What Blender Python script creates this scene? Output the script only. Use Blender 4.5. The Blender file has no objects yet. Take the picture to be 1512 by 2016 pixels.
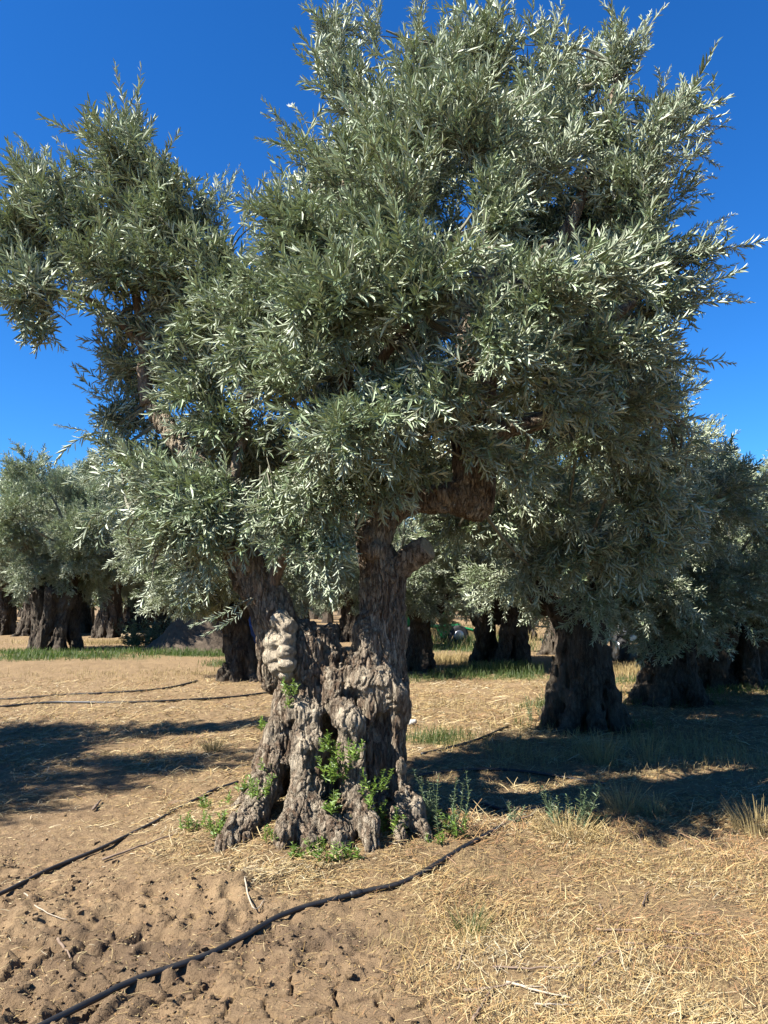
import bpy, math
import numpy as np
from mathutils import Vector

# ------------------------------------------------------------------ camera, sky, sun, exposure
sc = bpy.context.scene
R = math.radians
CAM_Z = 1.6
PITCH = math.atan(182 / 1514)
FPX = 1514.0
cam_d = bpy.data.cameras.new('camera')
cam_d.lens = 36 * FPX / 2016
cam_d.sensor_width = 36
cam_d.clip_end = 3000
cam_d.clip_start = 0.05
cam = bpy.data.objects.new('camera', cam_d)
sc.collection.objects.link(cam)
cam.location = (0, 0, CAM_Z)
cam.rotation_euler = (math.pi / 2 + PITCH, 0, 0)
sc.camera = cam

SUN_EL = R(46)
SUN_AZ = R(28)                      # light travels towards (+cos, +sin) over the ground
sun_from = Vector((-math.cos(SUN_AZ) * math.cos(SUN_EL), -math.sin(SUN_AZ) * math.cos(SUN_EL), math.sin(SUN_EL)))
sl = bpy.data.lights.new('sun', 'SUN')
sl.energy = 5.0
sl.angle = R(0.53)
sl.color = (1.0, 0.96, 0.89)
so = bpy.data.objects.new('sun', sl)
so.rotation_euler = sun_from.to_track_quat('Z', 'Y').to_euler()
sc.collection.objects.link(so)

w = bpy.data.worlds.new('World')
sc.world = w
w.use_nodes = True
nt = w.node_tree
nt.nodes.clear()
sky = nt.nodes.new('ShaderNodeTexSky')
sky.sky_type = 'NISHITA'
sky.sun_disc = False
sky.sun_elevation = SUN_EL
sky.sun_rotation = math.atan2(sun_from.x, sun_from.y)
sky.altitude = 300
sky.air_density = 1.0
sky.dust_density = 0.1
sky.ozone_density = 4.0
hs = nt.nodes.new('ShaderNodeHueSaturation')
hs.inputs['Saturation'].default_value = 1.25
hs.inputs['Value'].default_value = 1.0
bg = nt.nodes.new('ShaderNodeBackground')
bg.inputs['Strength'].default_value = 0.050
wo = nt.nodes.new('ShaderNodeOutputWorld')
nt.links.new(sky.outputs[0], hs.inputs['Color'])
mu = nt.nodes.new('ShaderNodeMix'); mu.data_type = 'RGBA'; mu.blend_type = 'MULTIPLY'; mu.inputs[0].default_value = 1.0
mu.inputs[7].default_value = (0.44, 0.82, 1.12, 1)          # the deep blue of very dry air
nt.links.new(hs.outputs[0], mu.inputs[6])
nt.links.new(mu.outputs[2], bg.inputs[0])
nt.links.new(bg.outputs[0], wo.inputs[0])
sc.view_settings.view_transform = 'Standard'
sc.view_settings.look = 'None'
sc.view_settings.exposure = 1.90
sc.view_settings.gamma = 1
sc.cycles.max_bounces = 4
sc.cycles.diffuse_bounces = 2
sc.cycles.transmission_bounces = 2

# ------------------------------------------------------------------ helpers
rng = np.random.default_rng(7)
CP, SP = math.cos(PITCH), math.sin(PITCH)

def ray(px, py):
    u, v = (px - 756) / FPX, (1008 - py) / FPX
    return np.array([u, CP - v * SP, SP + v * CP])

def at(px, py, Y):
    d = ray(px, py)
    t = Y / d[1]
    return np.array([d[0] * t, Y, CAM_Z + d[2] * t])

def gpt(px, py, z=0.0):
    d = ray(px, py)
    t = (z - CAM_Z) / d[2]
    return np.array([d[0] * t, d[1] * t])

def hsh(*ks):
    h = np.uint32(2166136261)
    for k in ks:
        h = (h ^ k.astype(np.int64).astype(np.uint32)) * np.uint32(16777619)
        h ^= h >> np.uint32(13)
    h *= np.uint32(2246822519)
    h ^= h >> np.uint32(15)
    h *= np.uint32(3266489917)
    h ^= h >> np.uint32(16)
    return h.astype(np.float64) / 4294967295.0

def noise2(x, y, seed=0):
    xi, yi = np.floor(x), np.floor(y)
    fx, fy = x - xi, y - yi
    fx = fx * fx * (3 - 2 * fx); fy = fy * fy * (3 - 2 * fy)
    s = np.full_like(xi, seed)
    a = hsh(xi, yi, s); b = hsh(xi + 1, yi, s); c = hsh(xi, yi + 1, s); d = hsh(xi + 1, yi + 1, s)
    return (a + (b - a) * fx) * (1 - fy) + (c + (d - c) * fx) * fy - 0.5

def fbm2(x, y, o=4, seed=0):
    r, a = 0, 1.0
    for i in range(o):
        r = r + a * noise2(x * 2 ** i + 17.3 * i, y * 2 ** i + 5.1 * i, seed + i)
        a *= 0.5
    return r

def noise3(p, seed=0):
    i = np.floor(p); f = p - i; f = f * f * (3 - 2 * f)
    s = np.full(len(p), seed, dtype=np.float64)
    r = 0
    for dx in (0, 1):
        wx = f[:, 0] if dx else 1 - f[:, 0]
        for dy in (0, 1):
            wy = f[:, 1] if dy else 1 - f[:, 1]
            for dz in (0, 1):
                wz = f[:, 2] if dz else 1 - f[:, 2]
                r = r + wx * wy * wz * hsh(i[:, 0] + dx, i[:, 1] + dy, i[:, 2] + dz, s)
    return r - 0.5

def worley2(x, y, seed=0):
    xi, yi = np.floor(x), np.floor(y)
    d1 = np.full_like(x, 9.0); d2 = np.full_like(x, 9.0)
    for ox in (-1, 0, 1):
        for oy in (-1, 0, 1):
            cx, cy = xi + ox, yi + oy
            s = np.full_like(xi, seed)
            px = cx + hsh(cx, cy, s); py = cy + hsh(cx, cy, s + 77)
            d = np.hypot(px - x, py - y)
            d2 = np.where(d < d1, d1, np.minimum(d2, d)); d1 = np.minimum(d1, d)
    return d1, d2

def nrm(v):
    v = np.asarray(v, float)
    return v / (np.linalg.norm(v, axis=-1, keepdims=True) + 1e-9)

def frame(d):
    d = nrm(d)
    ref = np.array([0, 0, 1.0]) if abs(d[2]) < 0.9 else np.array([1.0, 0, 0])
    s = nrm(np.cross(ref, d)); n = np.cross(d, s)
    return d, s, n

def mk_mesh(name, V, Q, mats, midx=None, smooth=False, attrs=None):
    """one mesh from vertices V (n,3) and faces Q (m,4) or (m,3)"""
    me = bpy.data.meshes.new(name)
    V = np.ascontiguousarray(V, dtype=np.float32)
    k = Q.shape[1]
    me.vertices.add(len(V)); me.vertices.foreach_set('co', V.ravel())
    me.loops.add(Q.size); me.loops.foreach_set('vertex_index', np.ascontiguousarray(Q, dtype=np.int32).ravel())
    me.polygons.add(len(Q))
    me.polygons.foreach_set('loop_start', np.arange(0, Q.size, k, dtype=np.int32))
    if midx is not None:
        me.polygons.foreach_set('material_index', np.asarray(midx, dtype=np.int32))
    me.polygons.foreach_set('use_smooth', np.full(len(Q), smooth, dtype=bool))
    for m in mats:
        me.materials.append(m)
    if attrs:
        for an, av in attrs.items():
            a = me.attributes.new(an, 'FLOAT', 'POINT')
            a.data.foreach_set('value', np.ascontiguousarray(av, dtype=np.float32))
    me.update(calc_edges=True)
    return me

def link(name, me, parent=None, loc=None):
    o = bpy.data.objects.new(name, me)
    sc.collection.objects.link(o)
    if parent is not None:
        o.parent = parent
    if loc is not None:
        o.location = loc
    return o

def tag(o, label=None, cat=None, group=None, kind=None):
    for k, v in (('label', label), ('category', cat), ('group', group), ('kind', kind)):
        if v:
            o[k] = v
    return o

def thing(name, label, cat, loc, group=None, rz=0):
    o = link(name, None, None, loc)
    o.rotation_euler = (0, 0, rz)
    o.empty_display_size = 0.2
    return tag(o, label, cat, group)

class MB:
    """collects quads of tubes, boxes and lathes into one mesh"""
    def __init__(s):
        s.V, s.Q, s.n, s.A = [], [], 0, []
    def add(s, V, Q, a=0.0):
        V = np.asarray(V, float); s.V.append(V); s.Q.append(np.asarray(Q, int) + s.n); s.n += len(V)
        s.A.append(np.full(len(V), a) if np.isscalar(a) else a)
    def tube(s, P, r, k=8, a=0.0, cap=True, jit=0.0):
        P = np.asarray(P, float); n = len(P)
        r = np.broadcast_to(np.asarray(r, float), (n,))
        T = np.gradient(P, axis=0); T = nrm(T)
        _, u, v = frame(T[0])
        ring = []
        ang = np.arange(k) * 2 * math.pi / k
        for i in range(n):
            u = u - T[i] * np.dot(u, T[i]); u = nrm(u); v = np.cross(T[i], u)
            rr = r[i] * (1 + (jit * (rng.random(k) - 0.5) if jit else 0))
            ring.append(P[i] + np.outer(np.cos(ang) * rr, u) + np.outer(np.sin(ang) * rr, v))
        V = np.concatenate(ring)
        i, j = np.meshgrid(np.arange(n - 1), np.arange(k), indexing='ij')
        j2 = (j + 1) % k
        Q = np.stack([i * k + j, i * k + j2, (i + 1) * k + j2, (i + 1) * k + j], -1).reshape(-1, 4)
        if cap:
            V = np.concatenate([V, [P[0]], [P[-1]]])
            c0, c1 = n * k, n * k + 1
            e = []
            for q in range(0, k, 2):
                e.append([c0, (q + 2) % k, q + 1, q]); b = (n - 1) * k
                e.append([c1, b + q, b + q + 1, b + (q + 2) % k])
            Q = np.concatenate([Q, e])
        s.add(V, Q, a)
    def box(s, c, size, rz=0.0, taper=1.0, bev=0.0, a=0.0):
        sx, sy, sz = [q / 2 for q in size]
        if bev > 0:
            b = bev
            prof = [(sx - b, sy), (sx, sy - b), (sx, -sy + b), (sx - b, -sy), (-sx + b, -sy), (-sx, -sy + b), (-sx, sy - b), (-sx + b, sy)]
        else:
            prof = [(sx, sy), (sx, -sy), (-sx, -sy), (-sx, sy)]
        k = len(prof); pr = np.array(prof)[::-1]
        lev = [(-sz, 1.0)] + ([(-sz + bev, 1.0), (sz - bev, taper)] if bev else []) + [(sz, taper)]
        V = []
        for li, (z, t) in enumerate(lev):
            sh = 1 - (bev / max(sx, sy) if bev and li in (0, len(lev) - 1) else 0)
            V.append(np.c_[pr * t * sh, np.full(k, z)])
        V = np.concatenate(V)
        Q = []
        for i in range(len(lev) - 1):
            for j in range(k):
                j2 = (j + 1) % k
                Q.append([i * k + j, i * k + j2, (i + 1) * k + j2, (i + 1) * k + j])
        if k == 4:
            Q.append([3, 2, 1, 0]); b = (len(lev) - 1) * k; Q.append([b, b + 1, b + 2, b + 3])
        else:
            b = (len(lev) - 1) * k
            for o_, f in ((0, -1), (b, 1)):
                for q in ((0, 1, 2, 7), (7, 2, 3, 6), (6, 3, 4, 5)):
                    q = [o_ + x for x in q]
                    Q.append(q if f > 0 else q[::-1])
        cz, szn = math.cos(rz), math.sin(rz)
        V = np.c_[V[:, 0] * cz - V[:, 1] * szn, V[:, 0] * szn + V[:, 1] * cz, V[:, 2]] + np.asarray(c, float)
        s.add(V, Q, a)
    def build(s, name, mat, parent=None, smooth=True, loc=None):
        V = np.concatenate(s.V)
        me = mk_mesh(name, V, np.concatenate(s.Q), [mat] if not isinstance(mat, list) else mat, smooth=smooth, attrs={'var': np.concatenate(s.A)})
        return link(name, me, parent, loc)

def spline(P, m=8):
    P = np.asarray(P, float)
    Q = np.concatenate([[2 * P[0] - P[1]], P, [2 * P[-1] - P[-2]]])
    out = []
    for i in range(1, len(Q) - 2):
        t = np.linspace(0, 1, m, endpoint=False)[:, None]
        a, b, c, d = Q[i - 1], Q[i], Q[i + 1], Q[i + 2]
        out.append(0.5 * (2 * b + (c - a) * t + (2 * a - 5 * b + 4 * c - d) * t ** 2 + (3 * b - a - 3 * c + d) * t ** 3))
    out.append(P[-1:])
    return np.concatenate(out)

# ------------------------------------------------------------------ materials
def newmat(name):
    m = bpy.data.materials.new(name); m.use_nodes = True
    n = m.node_tree; n.nodes.clear()
    out = n.nodes.new('ShaderNodeOutputMaterial')
    p = n.nodes.new('ShaderNodeBsdfPrincipled')
    n.links.new(p.outputs[0], out.inputs[0])
    return m, n, p, out

def ND(n, t, **kw):
    x = n.nodes.new(t)
    for k, v in kw.items():
        if hasattr(x, k):
            setattr(x, k, v)
        else:
            x.inputs[k].default_value = v
    return x

def ramp(n, stops, src):
    r = n.nodes.new('ShaderNodeValToRGB')
    e = r.color_ramp.elements
    while len(e) < len(stops):
        e.new(0.5)
    for el, (p, c) in zip(e, stops):
        el.position = p; el.color = (*c, 1)
    n.links.new(src, r.inputs[0])
    return r

def mixc(n, f, a, b, mode='MIX'):
    m = n.nodes.new('ShaderNodeMix'); m.data_type = 'RGBA'; m.blend_type = mode
    for sock, v in ((m.inputs[0], f), (m.inputs[6], a), (m.inputs[7], b)):
        if hasattr(v, 'links'):
            n.links.new(v, sock)
        elif isinstance(v, tuple):
            sock.default_value = (*v, 1)
        else:
            sock.default_value = v
    return m.outputs[2]

def coords(n, scale=(1, 1, 1)):
    tc = n.nodes.new('ShaderNodeTexCoord'); mp = n.nodes.new('ShaderNodeMapping')
    mp.inputs['Scale'].default_value = scale
    n.links.new(tc.outputs['Object'], mp.inputs[0])
    return mp.outputs[0]

def attr(n, name):
    a = n.nodes.new('ShaderNodeAttribute'); a.attribute_name = name
    return a.outputs['Fac']

def tex(n, kind, vec, scale, **kw):
    t = n.nodes.new(kind); t.inputs['Scale'].default_value = scale
    for k, v in kw.items():
        if hasattr(t, k):
            setattr(t, k, v)
        else:
            t.inputs[k].default_value = v
    if vec is not None:
        n.links.new(vec, t.inputs['Vector'])
    return t

def bump(n, p, h, dist, strength=1.0, prev=None):
    b = n.nodes.new('ShaderNodeBump'); b.inputs['Distance'].default_value = dist; b.inputs['Strength'].default_value = strength
    n.links.new(h, b.inputs['Height'])
    if prev is not None:
        n.links.new(prev, b.inputs['Normal'])
    n.links.new(b.outputs[0], p.inputs['Normal'])
    return b.outputs[0]

KA = 0.58
def kc(c):
    return tuple(x * KA for x in c)
def ks(st_):
    return [(p_, kc(c_)) for p_, c_ in st_]

def leaf_mat(name, top, under, young, rough=0.42, trans=(0.20, 0.24, 0.07), tf=0.12, spec=0.5):
    m, n, p, out = newmat(name)
    top, under, young, trans = kc(top), kc(under), kc(young), kc(trans)
    v = attr(n, 'var')
    c_top = ramp(n, [(0.0, tuple(x * 0.62 for x in top)), (0.55, top), (0.9, tuple(x * 1.3 for x in top)), (1.0, young)], v).outputs[0]
    c_un = ramp(n, [(0.0, tuple(x * 0.75 for x in under)), (1.0, tuple(x * 1.15 for x in under))], v).outputs[0]
    geo = n.nodes.new('ShaderNodeNewGeometry')
    c = mixc(n, geo.outputs['Backfacing'], c_top, c_un)
    n.links.new(c, p.inputs['Base Color'])
    p.inputs['Roughness'].default_value = rough
    p.inputs['Specular IOR Level'].default_value = spec
    t = n.nodes.new('ShaderNodeBsdfTranslucent'); t.inputs[0].default_value = (*trans, 1)
    ms = n.nodes.new('ShaderNodeMixShader'); ms.inputs[0].default_value = tf
    n.links.new(p.outputs[0], ms.inputs[1]); n.links.new(t.outputs[0], ms.inputs[2]); n.links.new(ms.outputs[0], out.inputs[0])
    return m

M = {}
M['leaf'] = leaf_mat('olive_leaf', (0.330, 0.415, 0.235), (0.640, 0.705, 0.495), (0.56, 0.64, 0.36), rough=0.46, tf=0.14, spec=0.4)
M['leaf_far'] = leaf_mat('olive_leaf_distant', (0.370, 0.455, 0.245), (0.660, 0.720, 0.500), (0.60, 0.68, 0.36), rough=0.5, tf=0.14)
M['weed'] = leaf_mat('fresh_weed_leaf', (0.16, 0.27, 0.035), (0.24, 0.34, 0.09), (0.32, 0.42, 0.06), trans=(0.35, 0.5, 0.08), tf=0.3, rough=0.5)
M['weed_grey'] = leaf_mat('grey_weed_leaf', (0.13, 0.19, 0.085), (0.22, 0.28, 0.15), (0.25, 0.3, 0.14), tf=0.2, rough=0.55)
M['grass'] = leaf_mat('green_grass_blade', (0.085, 0.120, 0.035), (0.10, 0.14, 0.045), (0.34, 0.29, 0.12), trans=(0.2, 0.35, 0.05), tf=0.3, rough=0.6, spec=0.3)
M['drygrass'] = leaf_mat('dry_grass_blade', (0.44, 0.33, 0.145), (0.46, 0.36, 0.17), (0.6, 0.5, 0.27), trans=(0.6, 0.45, 0.18), tf=0.25, rough=0.7, spec=0.2)

def straw_mat():
    m, n, p, out = newmat('straw')
    c = ramp(n, ks([(0.0, (0.17, 0.11, 0.065)), (0.2, (0.36, 0.19, 0.085)), (0.34, (0.40, 0.26, 0.09)), (0.55, (0.47, 0.35, 0.16)), (0.8, (0.57, 0.45, 0.23)), (1.0, (0.54, 0.46, 0.31))]), attr(n, 'var')).outputs[0]
    n.links.new(c, p.inputs['Base Color']); p.inputs['Roughness'].default_value = 0.6; p.inputs['Specular IOR Level'].default_value = 0.3
    return m
M['straw'] = straw_mat()

def soil_mat():
    m, n, p, out = newmat('soil')
    v = coords(n)
    n1 = tex(n, 'ShaderNodeTexNoise', v, 0.9, Detail=6.0, Roughness=0.65)
    n2 = tex(n, 'ShaderNodeTexNoise', v, 14.0, Detail=8.0, Roughness=0.7)
    n3 = tex(n, 'ShaderNodeTexNoise', v, 70.0, Detail=4.0, Roughness=0.7)
    base = ramp(n, ks([(0.3, (0.27, 0.18, 0.10)), (0.5, (0.385, 0.265, 0.148)), (0.72, (0.48, 0.34, 0.195))]), n1.outputs[0]).outputs[0]
    base = mixc(n, 0.55, base, ramp(n, ks([(0.3, (0.16, 0.10, 0.055)), (0.55, (0.36, 0.24, 0.128)), (0.75, (0.50, 0.355, 0.20))]), n2.outputs[0]).outputs[0])
    n4 = tex(n, 'ShaderNodeTexNoise', v, 4.5, Detail=7.0, Roughness=0.75, Distortion=0.8)
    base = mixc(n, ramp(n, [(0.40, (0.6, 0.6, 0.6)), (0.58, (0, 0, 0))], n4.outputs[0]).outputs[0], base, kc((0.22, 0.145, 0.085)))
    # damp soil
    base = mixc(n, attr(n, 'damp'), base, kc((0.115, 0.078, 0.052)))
    # fine straw litter seen as a tint between the loose stalks
    vs = coords(n, (1, 1, 1))
    wv = tex(n, 'ShaderNodeTexNoise', vs, 55.0, Detail=5.0, Roughness=0.8, Distortion=1.2)
    lit = ramp(n, ks([(0.38, (0.10, 0.062, 0.032)), (0.52, (0.33, 0.225, 0.11)), (0.68, (0.56, 0.42, 0.205))]), wv.outputs[0]).outputs[0]
    base = mixc(n, attr(n, 'straw'), base, lit)
    gr = ramp(n, ks([(0.35, (0.06, 0.09, 0.02)), (0.65, (0.17, 0.20, 0.06))]), n2.outputs[0]).outputs[0]
    base = mixc(n, attr(n, 'green'), base, gr)
    n.links.new(base, p.inputs['Base Color'])
    p.inputs['Roughness'].default_value = 0.95; p.inputs['Specular IOR Level'].default_value = 0.15
    b1 = bump(n, p, n2.outputs[0], 0.05, 0.8)
    bump(n, p, n3.outputs[0], 0.014, 0.9, b1)
    return m
M['soil'] = soil_mat()

def bark_mat(name, dark, mid, light, red, pale_amt=0.0, strength=1.0):
    m, n, p, out = newmat(name)
    dark, mid, light, red = kc(dark), kc(mid), kc(light), kc(red)
    vz = coords(n, (1, 1, 0.26)); v = coords(n)
    big = tex(n, 'ShaderNodeTexNoise', v, 2.6, Detail=4.0, Roughness=0.6)
    fl = tex(n, 'ShaderNodeTexNoise', vz, 30.0, Detail=8.0, Roughness=0.72, Distortion=0.6)
    vo = tex(n, 'ShaderNodeTexVoronoi', vz, 34.0, feature='F1', Randomness=1.0)
    fine = tex(n, 'ShaderNodeTexNoise', vz, 95.0, Detail=5.0, Roughness=0.7)
    c1 = ramp(n, [(0.34, dark), (0.47, mid), (0.58, light), (0.72, tuple(min(1, x * 1.25) for x in light))], fl.outputs[0]).outputs[0]
    chips = ramp(n, [(0.0, dark), (0.35, red), (0.6, mid), (0.85, light), (1.0, tuple(min(1, x * 1.4) for x in light))], vo.outputs['Color']).outputs[0]
    c = mixc(n, 0.5, c1, chips)
    f = ramp(n, [(0.48, (0, 0, 0)), (0.62, (1, 1, 1))], big.outputs[0])
    c = mixc(n, f.outputs[0], c, mixc(n, 0.28, c, tuple(min(1, x * 1.3) for x in light)))
    # smooth pale wood on swellings, marked in the mesh
    ck = tex(n, 'ShaderNodeTexVoronoi', coords(n, (1, 1, 0.30)), 27.0, feature='DISTANCE_TO_EDGE', Randomness=1.0)
    wv_ = n.nodes.new('ShaderNodeVectorMath'); wv_.operation = 'MULTIPLY_ADD'; wv_.inputs[1].default_value = (0.05, 0.05, 0.05)
    n.links.new(fl.outputs['Color'], wv_.inputs[0]); n.links.new(vz, wv_.inputs[2]); n.links.new(wv_.outputs[0], ck.inputs['Vector'])
    ckr = ramp(n, [(0.0, (0, 0, 0)), (0.10, (1, 1, 1))], ck.outputs['Distance'])
    c = mixc(n, ckr.outputs[0], mixc(n, 0.6, c, dark), c)
    sm = ramp(n, [(0.3, tuple(x * 0.8 for x in light)), (0.7, tuple(min(1, x * 1.3) for x in light))], tex(n, 'ShaderNodeTexNoise', v, 12.0, Detail=6.0).outputs[0]).outputs[0]
    c = mixc(n, attr(n, 'pale'), c, sm)
    n.links.new(c, p.inputs['Base Color'])
    p.inputs['Roughness'].default_value = 0.9; p.inputs['Specular IOR Level'].default_value = 0.2
    b1 = bump(n, p, fl.outputs[0], 0.045, strength)
    b2 = bump(n, p, ckr.outputs[0], 0.012, 0.7 * strength, b1)
    bump(n, p, fine.outputs[0], 0.008, 0.7, b2)
    return m
M['bark'] = bark_mat('olive_bark', (0.042, 0.029, 0.019), (0.35, 0.27, 0.19), (0.76, 0.635, 0.46), (0.30, 0.16, 0.085), strength=1.6)
M['bark_far_shaded'] = bark_mat('olive_bark_grove_shaded', (0.018, 0.014, 0.011), (0.062, 0.049, 0.036), (0.17, 0.138, 0.10), (0.08, 0.045, 0.026))  # bark darkened so the shade on the trunks lies in its colour
M['bark_limb'] = bark_mat('olive_bark_limb', (0.11, 0.08, 0.055), (0.25, 0.185, 0.13), (0.36, 0.29, 0.215), (0.24, 0.145, 0.09), strength=0.5)

def simple(name, col, rough=0.5, metal=0.0, spec=0.5, var=0.15, scale=8.0, bmp=0.0):
    m, n, p, out = newmat(name)
    col = kc(col)
    t = tex(n, 'ShaderNodeTexNoise', coords(n), scale, Detail=6.0, Roughness=0.65)
    c = ramp(n, [(0.3, tuple(x * (1 - var) for x in col)), (0.7, tuple(min(1, x * (1 + var)) for x in col))], t.outputs[0]).outputs[0]
    n.links.new(c, p.inputs['Base Color'])
    p.inputs['Roughness'].default_value = rough; p.inputs['Metallic'].default_value = metal; p.inputs['Specular IOR Level'].default_value = spec
    if bmp:
        bump(n, p, t.outputs[0], bmp)
    return m
M['burl'] = simple('burl_wood', (0.40, 0.335, 0.235), 0.75, var=0.35, scale=22, bmp=0.02, spec=0.25)
M['cut'] = simple('cut_wood', (0.36, 0.27, 0.16), 0.85, var=0.35, scale=30, bmp=0.015, spec=0.2)
M['hose'] = simple('black_hose', (0.022, 0.021, 0.021), 0.5, var=0.5, scale=14)
M['hose_dusty'] = simple('dusty_hose', (0.045, 0.040, 0.036), 0.65, var=0.5, scale=9)
M['twig'] = simple('dry_twig', (0.25, 0.18, 0.13), 0.85, var=0.35, scale=20, spec=0.2)
M['twig_pale'] = simple('pale_twig', (0.48, 0.40, 0.30), 0.8, var=0.25, scale=20, spec=0.2)
M['twig_live'] = simple('olive_twig', (0.24, 0.23, 0.16), 0.75, var=0.25, scale=20, spec=0.3)
M['clod'] = M['soil']
M['green_paint'] = simple('green_paint', (0.02, 0.33, 0.10), 0.4, var=0.2)
M['white_paint'] = simple('white_paint', (0.72, 0.73, 0.73), 0.35, var=0.06)
M['steel'] = simple('galvanised_steel', (0.55, 0.56, 0.57), 0.35, 0.9, var=0.15)
M['rubber'] = simple('tyre_rubber', (0.025, 0.025, 0.025), 0.85, var=0.3)
M['glass'] = simple('dark_window', (0.02, 0.03, 0.035), 0.08, var=0.1)
M['blue_plastic'] = simple('blue_plastic', (0.02, 0.09, 0.42), 0.4, var=0.15)
M['lens'] = simple('lamp_lens', (0.75, 0.76, 0.76), 0.12, var=0.05)
M['post'] = simple('weathered_post', (0.50, 0.36, 0.18), 0.85, var=0.25, scale=12)
M['stone'] = simple('pale_stone', (0.55, 0.52, 0.46), 0.85, var=0.2, scale=12, bmp=0.02)
M['mound'] = simple('mound_soil_shaded', (0.13, 0.10, 0.072), 0.95, var=0.3, scale=5, bmp=0.06, spec=0.1)  # soil colour lowered to carry the shade of the trees around the heap
M['rust'] = simple('rust_brown_leaves', (0.26, 0.11, 0.04), 0.8, var=0.3)

# ------------------------------------------------------------------ ground
TX, TY = at(680, 1500, 5.85)[0], 5.85          # the old tree's foot
def sstep(a, b, x):
    t = np.clip((x - a) / (b - a), 0, 1)
    return t * t * (3 - 2 * t)
def blob(x, y, px, py, rx, ry=None):
    c = gpt(px, py); ry = ry or rx
    return np.exp(-((x - c[0]) / rx) ** 2 - ((y - c[1]) / ry) ** 2)

def zones(x, y):
    nz = fbm2(x * 1.3, y * 1.3, 3, 11)
    # straw: right of a line from the bottom centre towards the trunk, ring round the trunk, left rear
    edge = x - (-0.15 + (3.4 - y) * 0.22)
    st = sstep(-0.15, 0.55, edge + nz * 0.7) * sstep(6.9, 5.4, y + nz)
    ring = sstep(0.75, 0.3, np.abs(np.hypot(x - TX, (y - TY) * 1.1) - 1.05)) * sstep(-0.35, 0.15, nz + 0.2) * 0.75
    rear = sstep(4.6, 6.0, y + nz * 1.5 + x * 0.25) * 0.55
    st = np.maximum.reduce([st, ring, rear]) * (0.75 + 0.5 * fbm2(x * 3, y * 3, 2, 5))
    flat = blob(x, y, 635, 1985, 0.42, 0.26)
    st = np.clip(st * (1 - 0.95 * sstep(0.3, 0.7, flat)), 0, 1)
    dug = sstep(0.35, -0.25, edge + nz * 0.6) * sstep(5.9, 4.7, y + nz * 0.8 - x * 0.15)
    dug = np.maximum(dug, 0.8 * blob(x, y, 560, 1850, 0.5, 0.35))
    dug = dug * (1 - sstep(0.25, 0.6, flat))
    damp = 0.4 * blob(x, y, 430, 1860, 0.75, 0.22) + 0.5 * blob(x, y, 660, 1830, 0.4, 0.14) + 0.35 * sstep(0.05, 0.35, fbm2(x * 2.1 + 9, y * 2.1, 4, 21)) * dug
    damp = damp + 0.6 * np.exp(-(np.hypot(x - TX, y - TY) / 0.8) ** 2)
    return np.clip(st, 0, 1), np.clip(dug, 0, 1), np.clip(flat, 0, 1), np.clip(damp, 0, 0.85)

def H(x, y):
    x = np.atleast_1d(np.asarray(x, float)); y = np.atleast_1d(np.asarray(y, float))
    st, dug, flat, damp = zones(x, y)
    far = sstep(9, 30, y)
    z = 0.05 * fbm2(x * 0.45, y * 0.45, 3, 1) + 0.20 * np.exp(-(np.hypot(x - TX, y - TY) / 1.05) ** 2) + 0.07 * np.exp(-(np.hypot(x - TX + 0.75, y - TY + 0.35) / 0.45) ** 2)
    z = z + (0.022 + 0.03 * st) * fbm2(x * 4, y * 4, 3, 2) * (1 - 0.85 * flat)
    z = z + 0.012 * fbm2(x * 18, y * 18, 3, 3) * (1 - 0.9 * flat) * (1 - far)
    # dug soil: lumps and clods
    rid = 1 - np.abs(2 * fbm2(x * 5.5, y * 5.5, 4, 31))
    z = z + dug * (0.045 * (rid - 0.75) + 0.042 * fbm2(x * 9 + 3, y * 9, 3, 33))
    d1, d2 = worley2(x * 11, y * 11, 4)
    z = z + dug * 0.015 * np.clip(0.75 - d1 * 1.4, 0, 1) * (hsh(np.floor(x * 11), np.floor(y * 11)) > 0.2)
    # tractor lug prints, low left
    for (pa, pb, wd) in (((-60, 1905), (430, 1775), 0.2), ((-80, 2010), (520, 1905), 0.2)):
        a, b = gpt(*pa), gpt(*pb); L = np.linalg.norm(b - a); t_ = (b - a) / L; n_ = np.array([-t_[1], t_[0]])
        s = (x - a[0]) * t_[0] + (y - a[1]) * t_[1]; q = (x - a[0]) * n_[0] + (y - a[1]) * n_[1]
        lug = np.sin((s + 0.9 * np.abs(q)) * 2 * math.pi / 0.145)
        mk = sstep(wd, wd * 0.7, np.abs(q)) * sstep(-0.1, 0.1, s) * sstep(L + 0.1, L - 0.2, s)
        z = z + mk * (0.045 * sstep(-0.2, 0.4, lug) - 0.040) * (0.55 + 0.9 * noise2(x * 3, y * 3, 8))
    z = z + 0.10 * blob(x, y, 440, 1765, 0.26, 0.17) + 0.05 * blob(x, y, 90, 1790, 0.3, 0.15)
    # mud cracks in the smooth patch
    c1, c2 = worley2(x * 5.2 + 0.25 * fbm2(x * 9, y * 9, 2, 6), y * 5.2 + 0.25 * fbm2(x * 9, y * 9, 2, 7), 9)
    z = z - 0.05 * sstep(0.10, 0.0, c2 - c1) * sstep(0.15, 0.45, flat)
    z = z + 0.25 * far * fbm2(x * 0.07, y * 0.07, 2, 41)
    return z

def Hs(x, y):
    return float(H(x, y)[0])

def gnd(px, py):
    z = 0.0
    for _ in range(5):
        g_ = gpt(px, py, z); z = Hs(*g_)
    return np.array([g_[0], g_[1], z])

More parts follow.
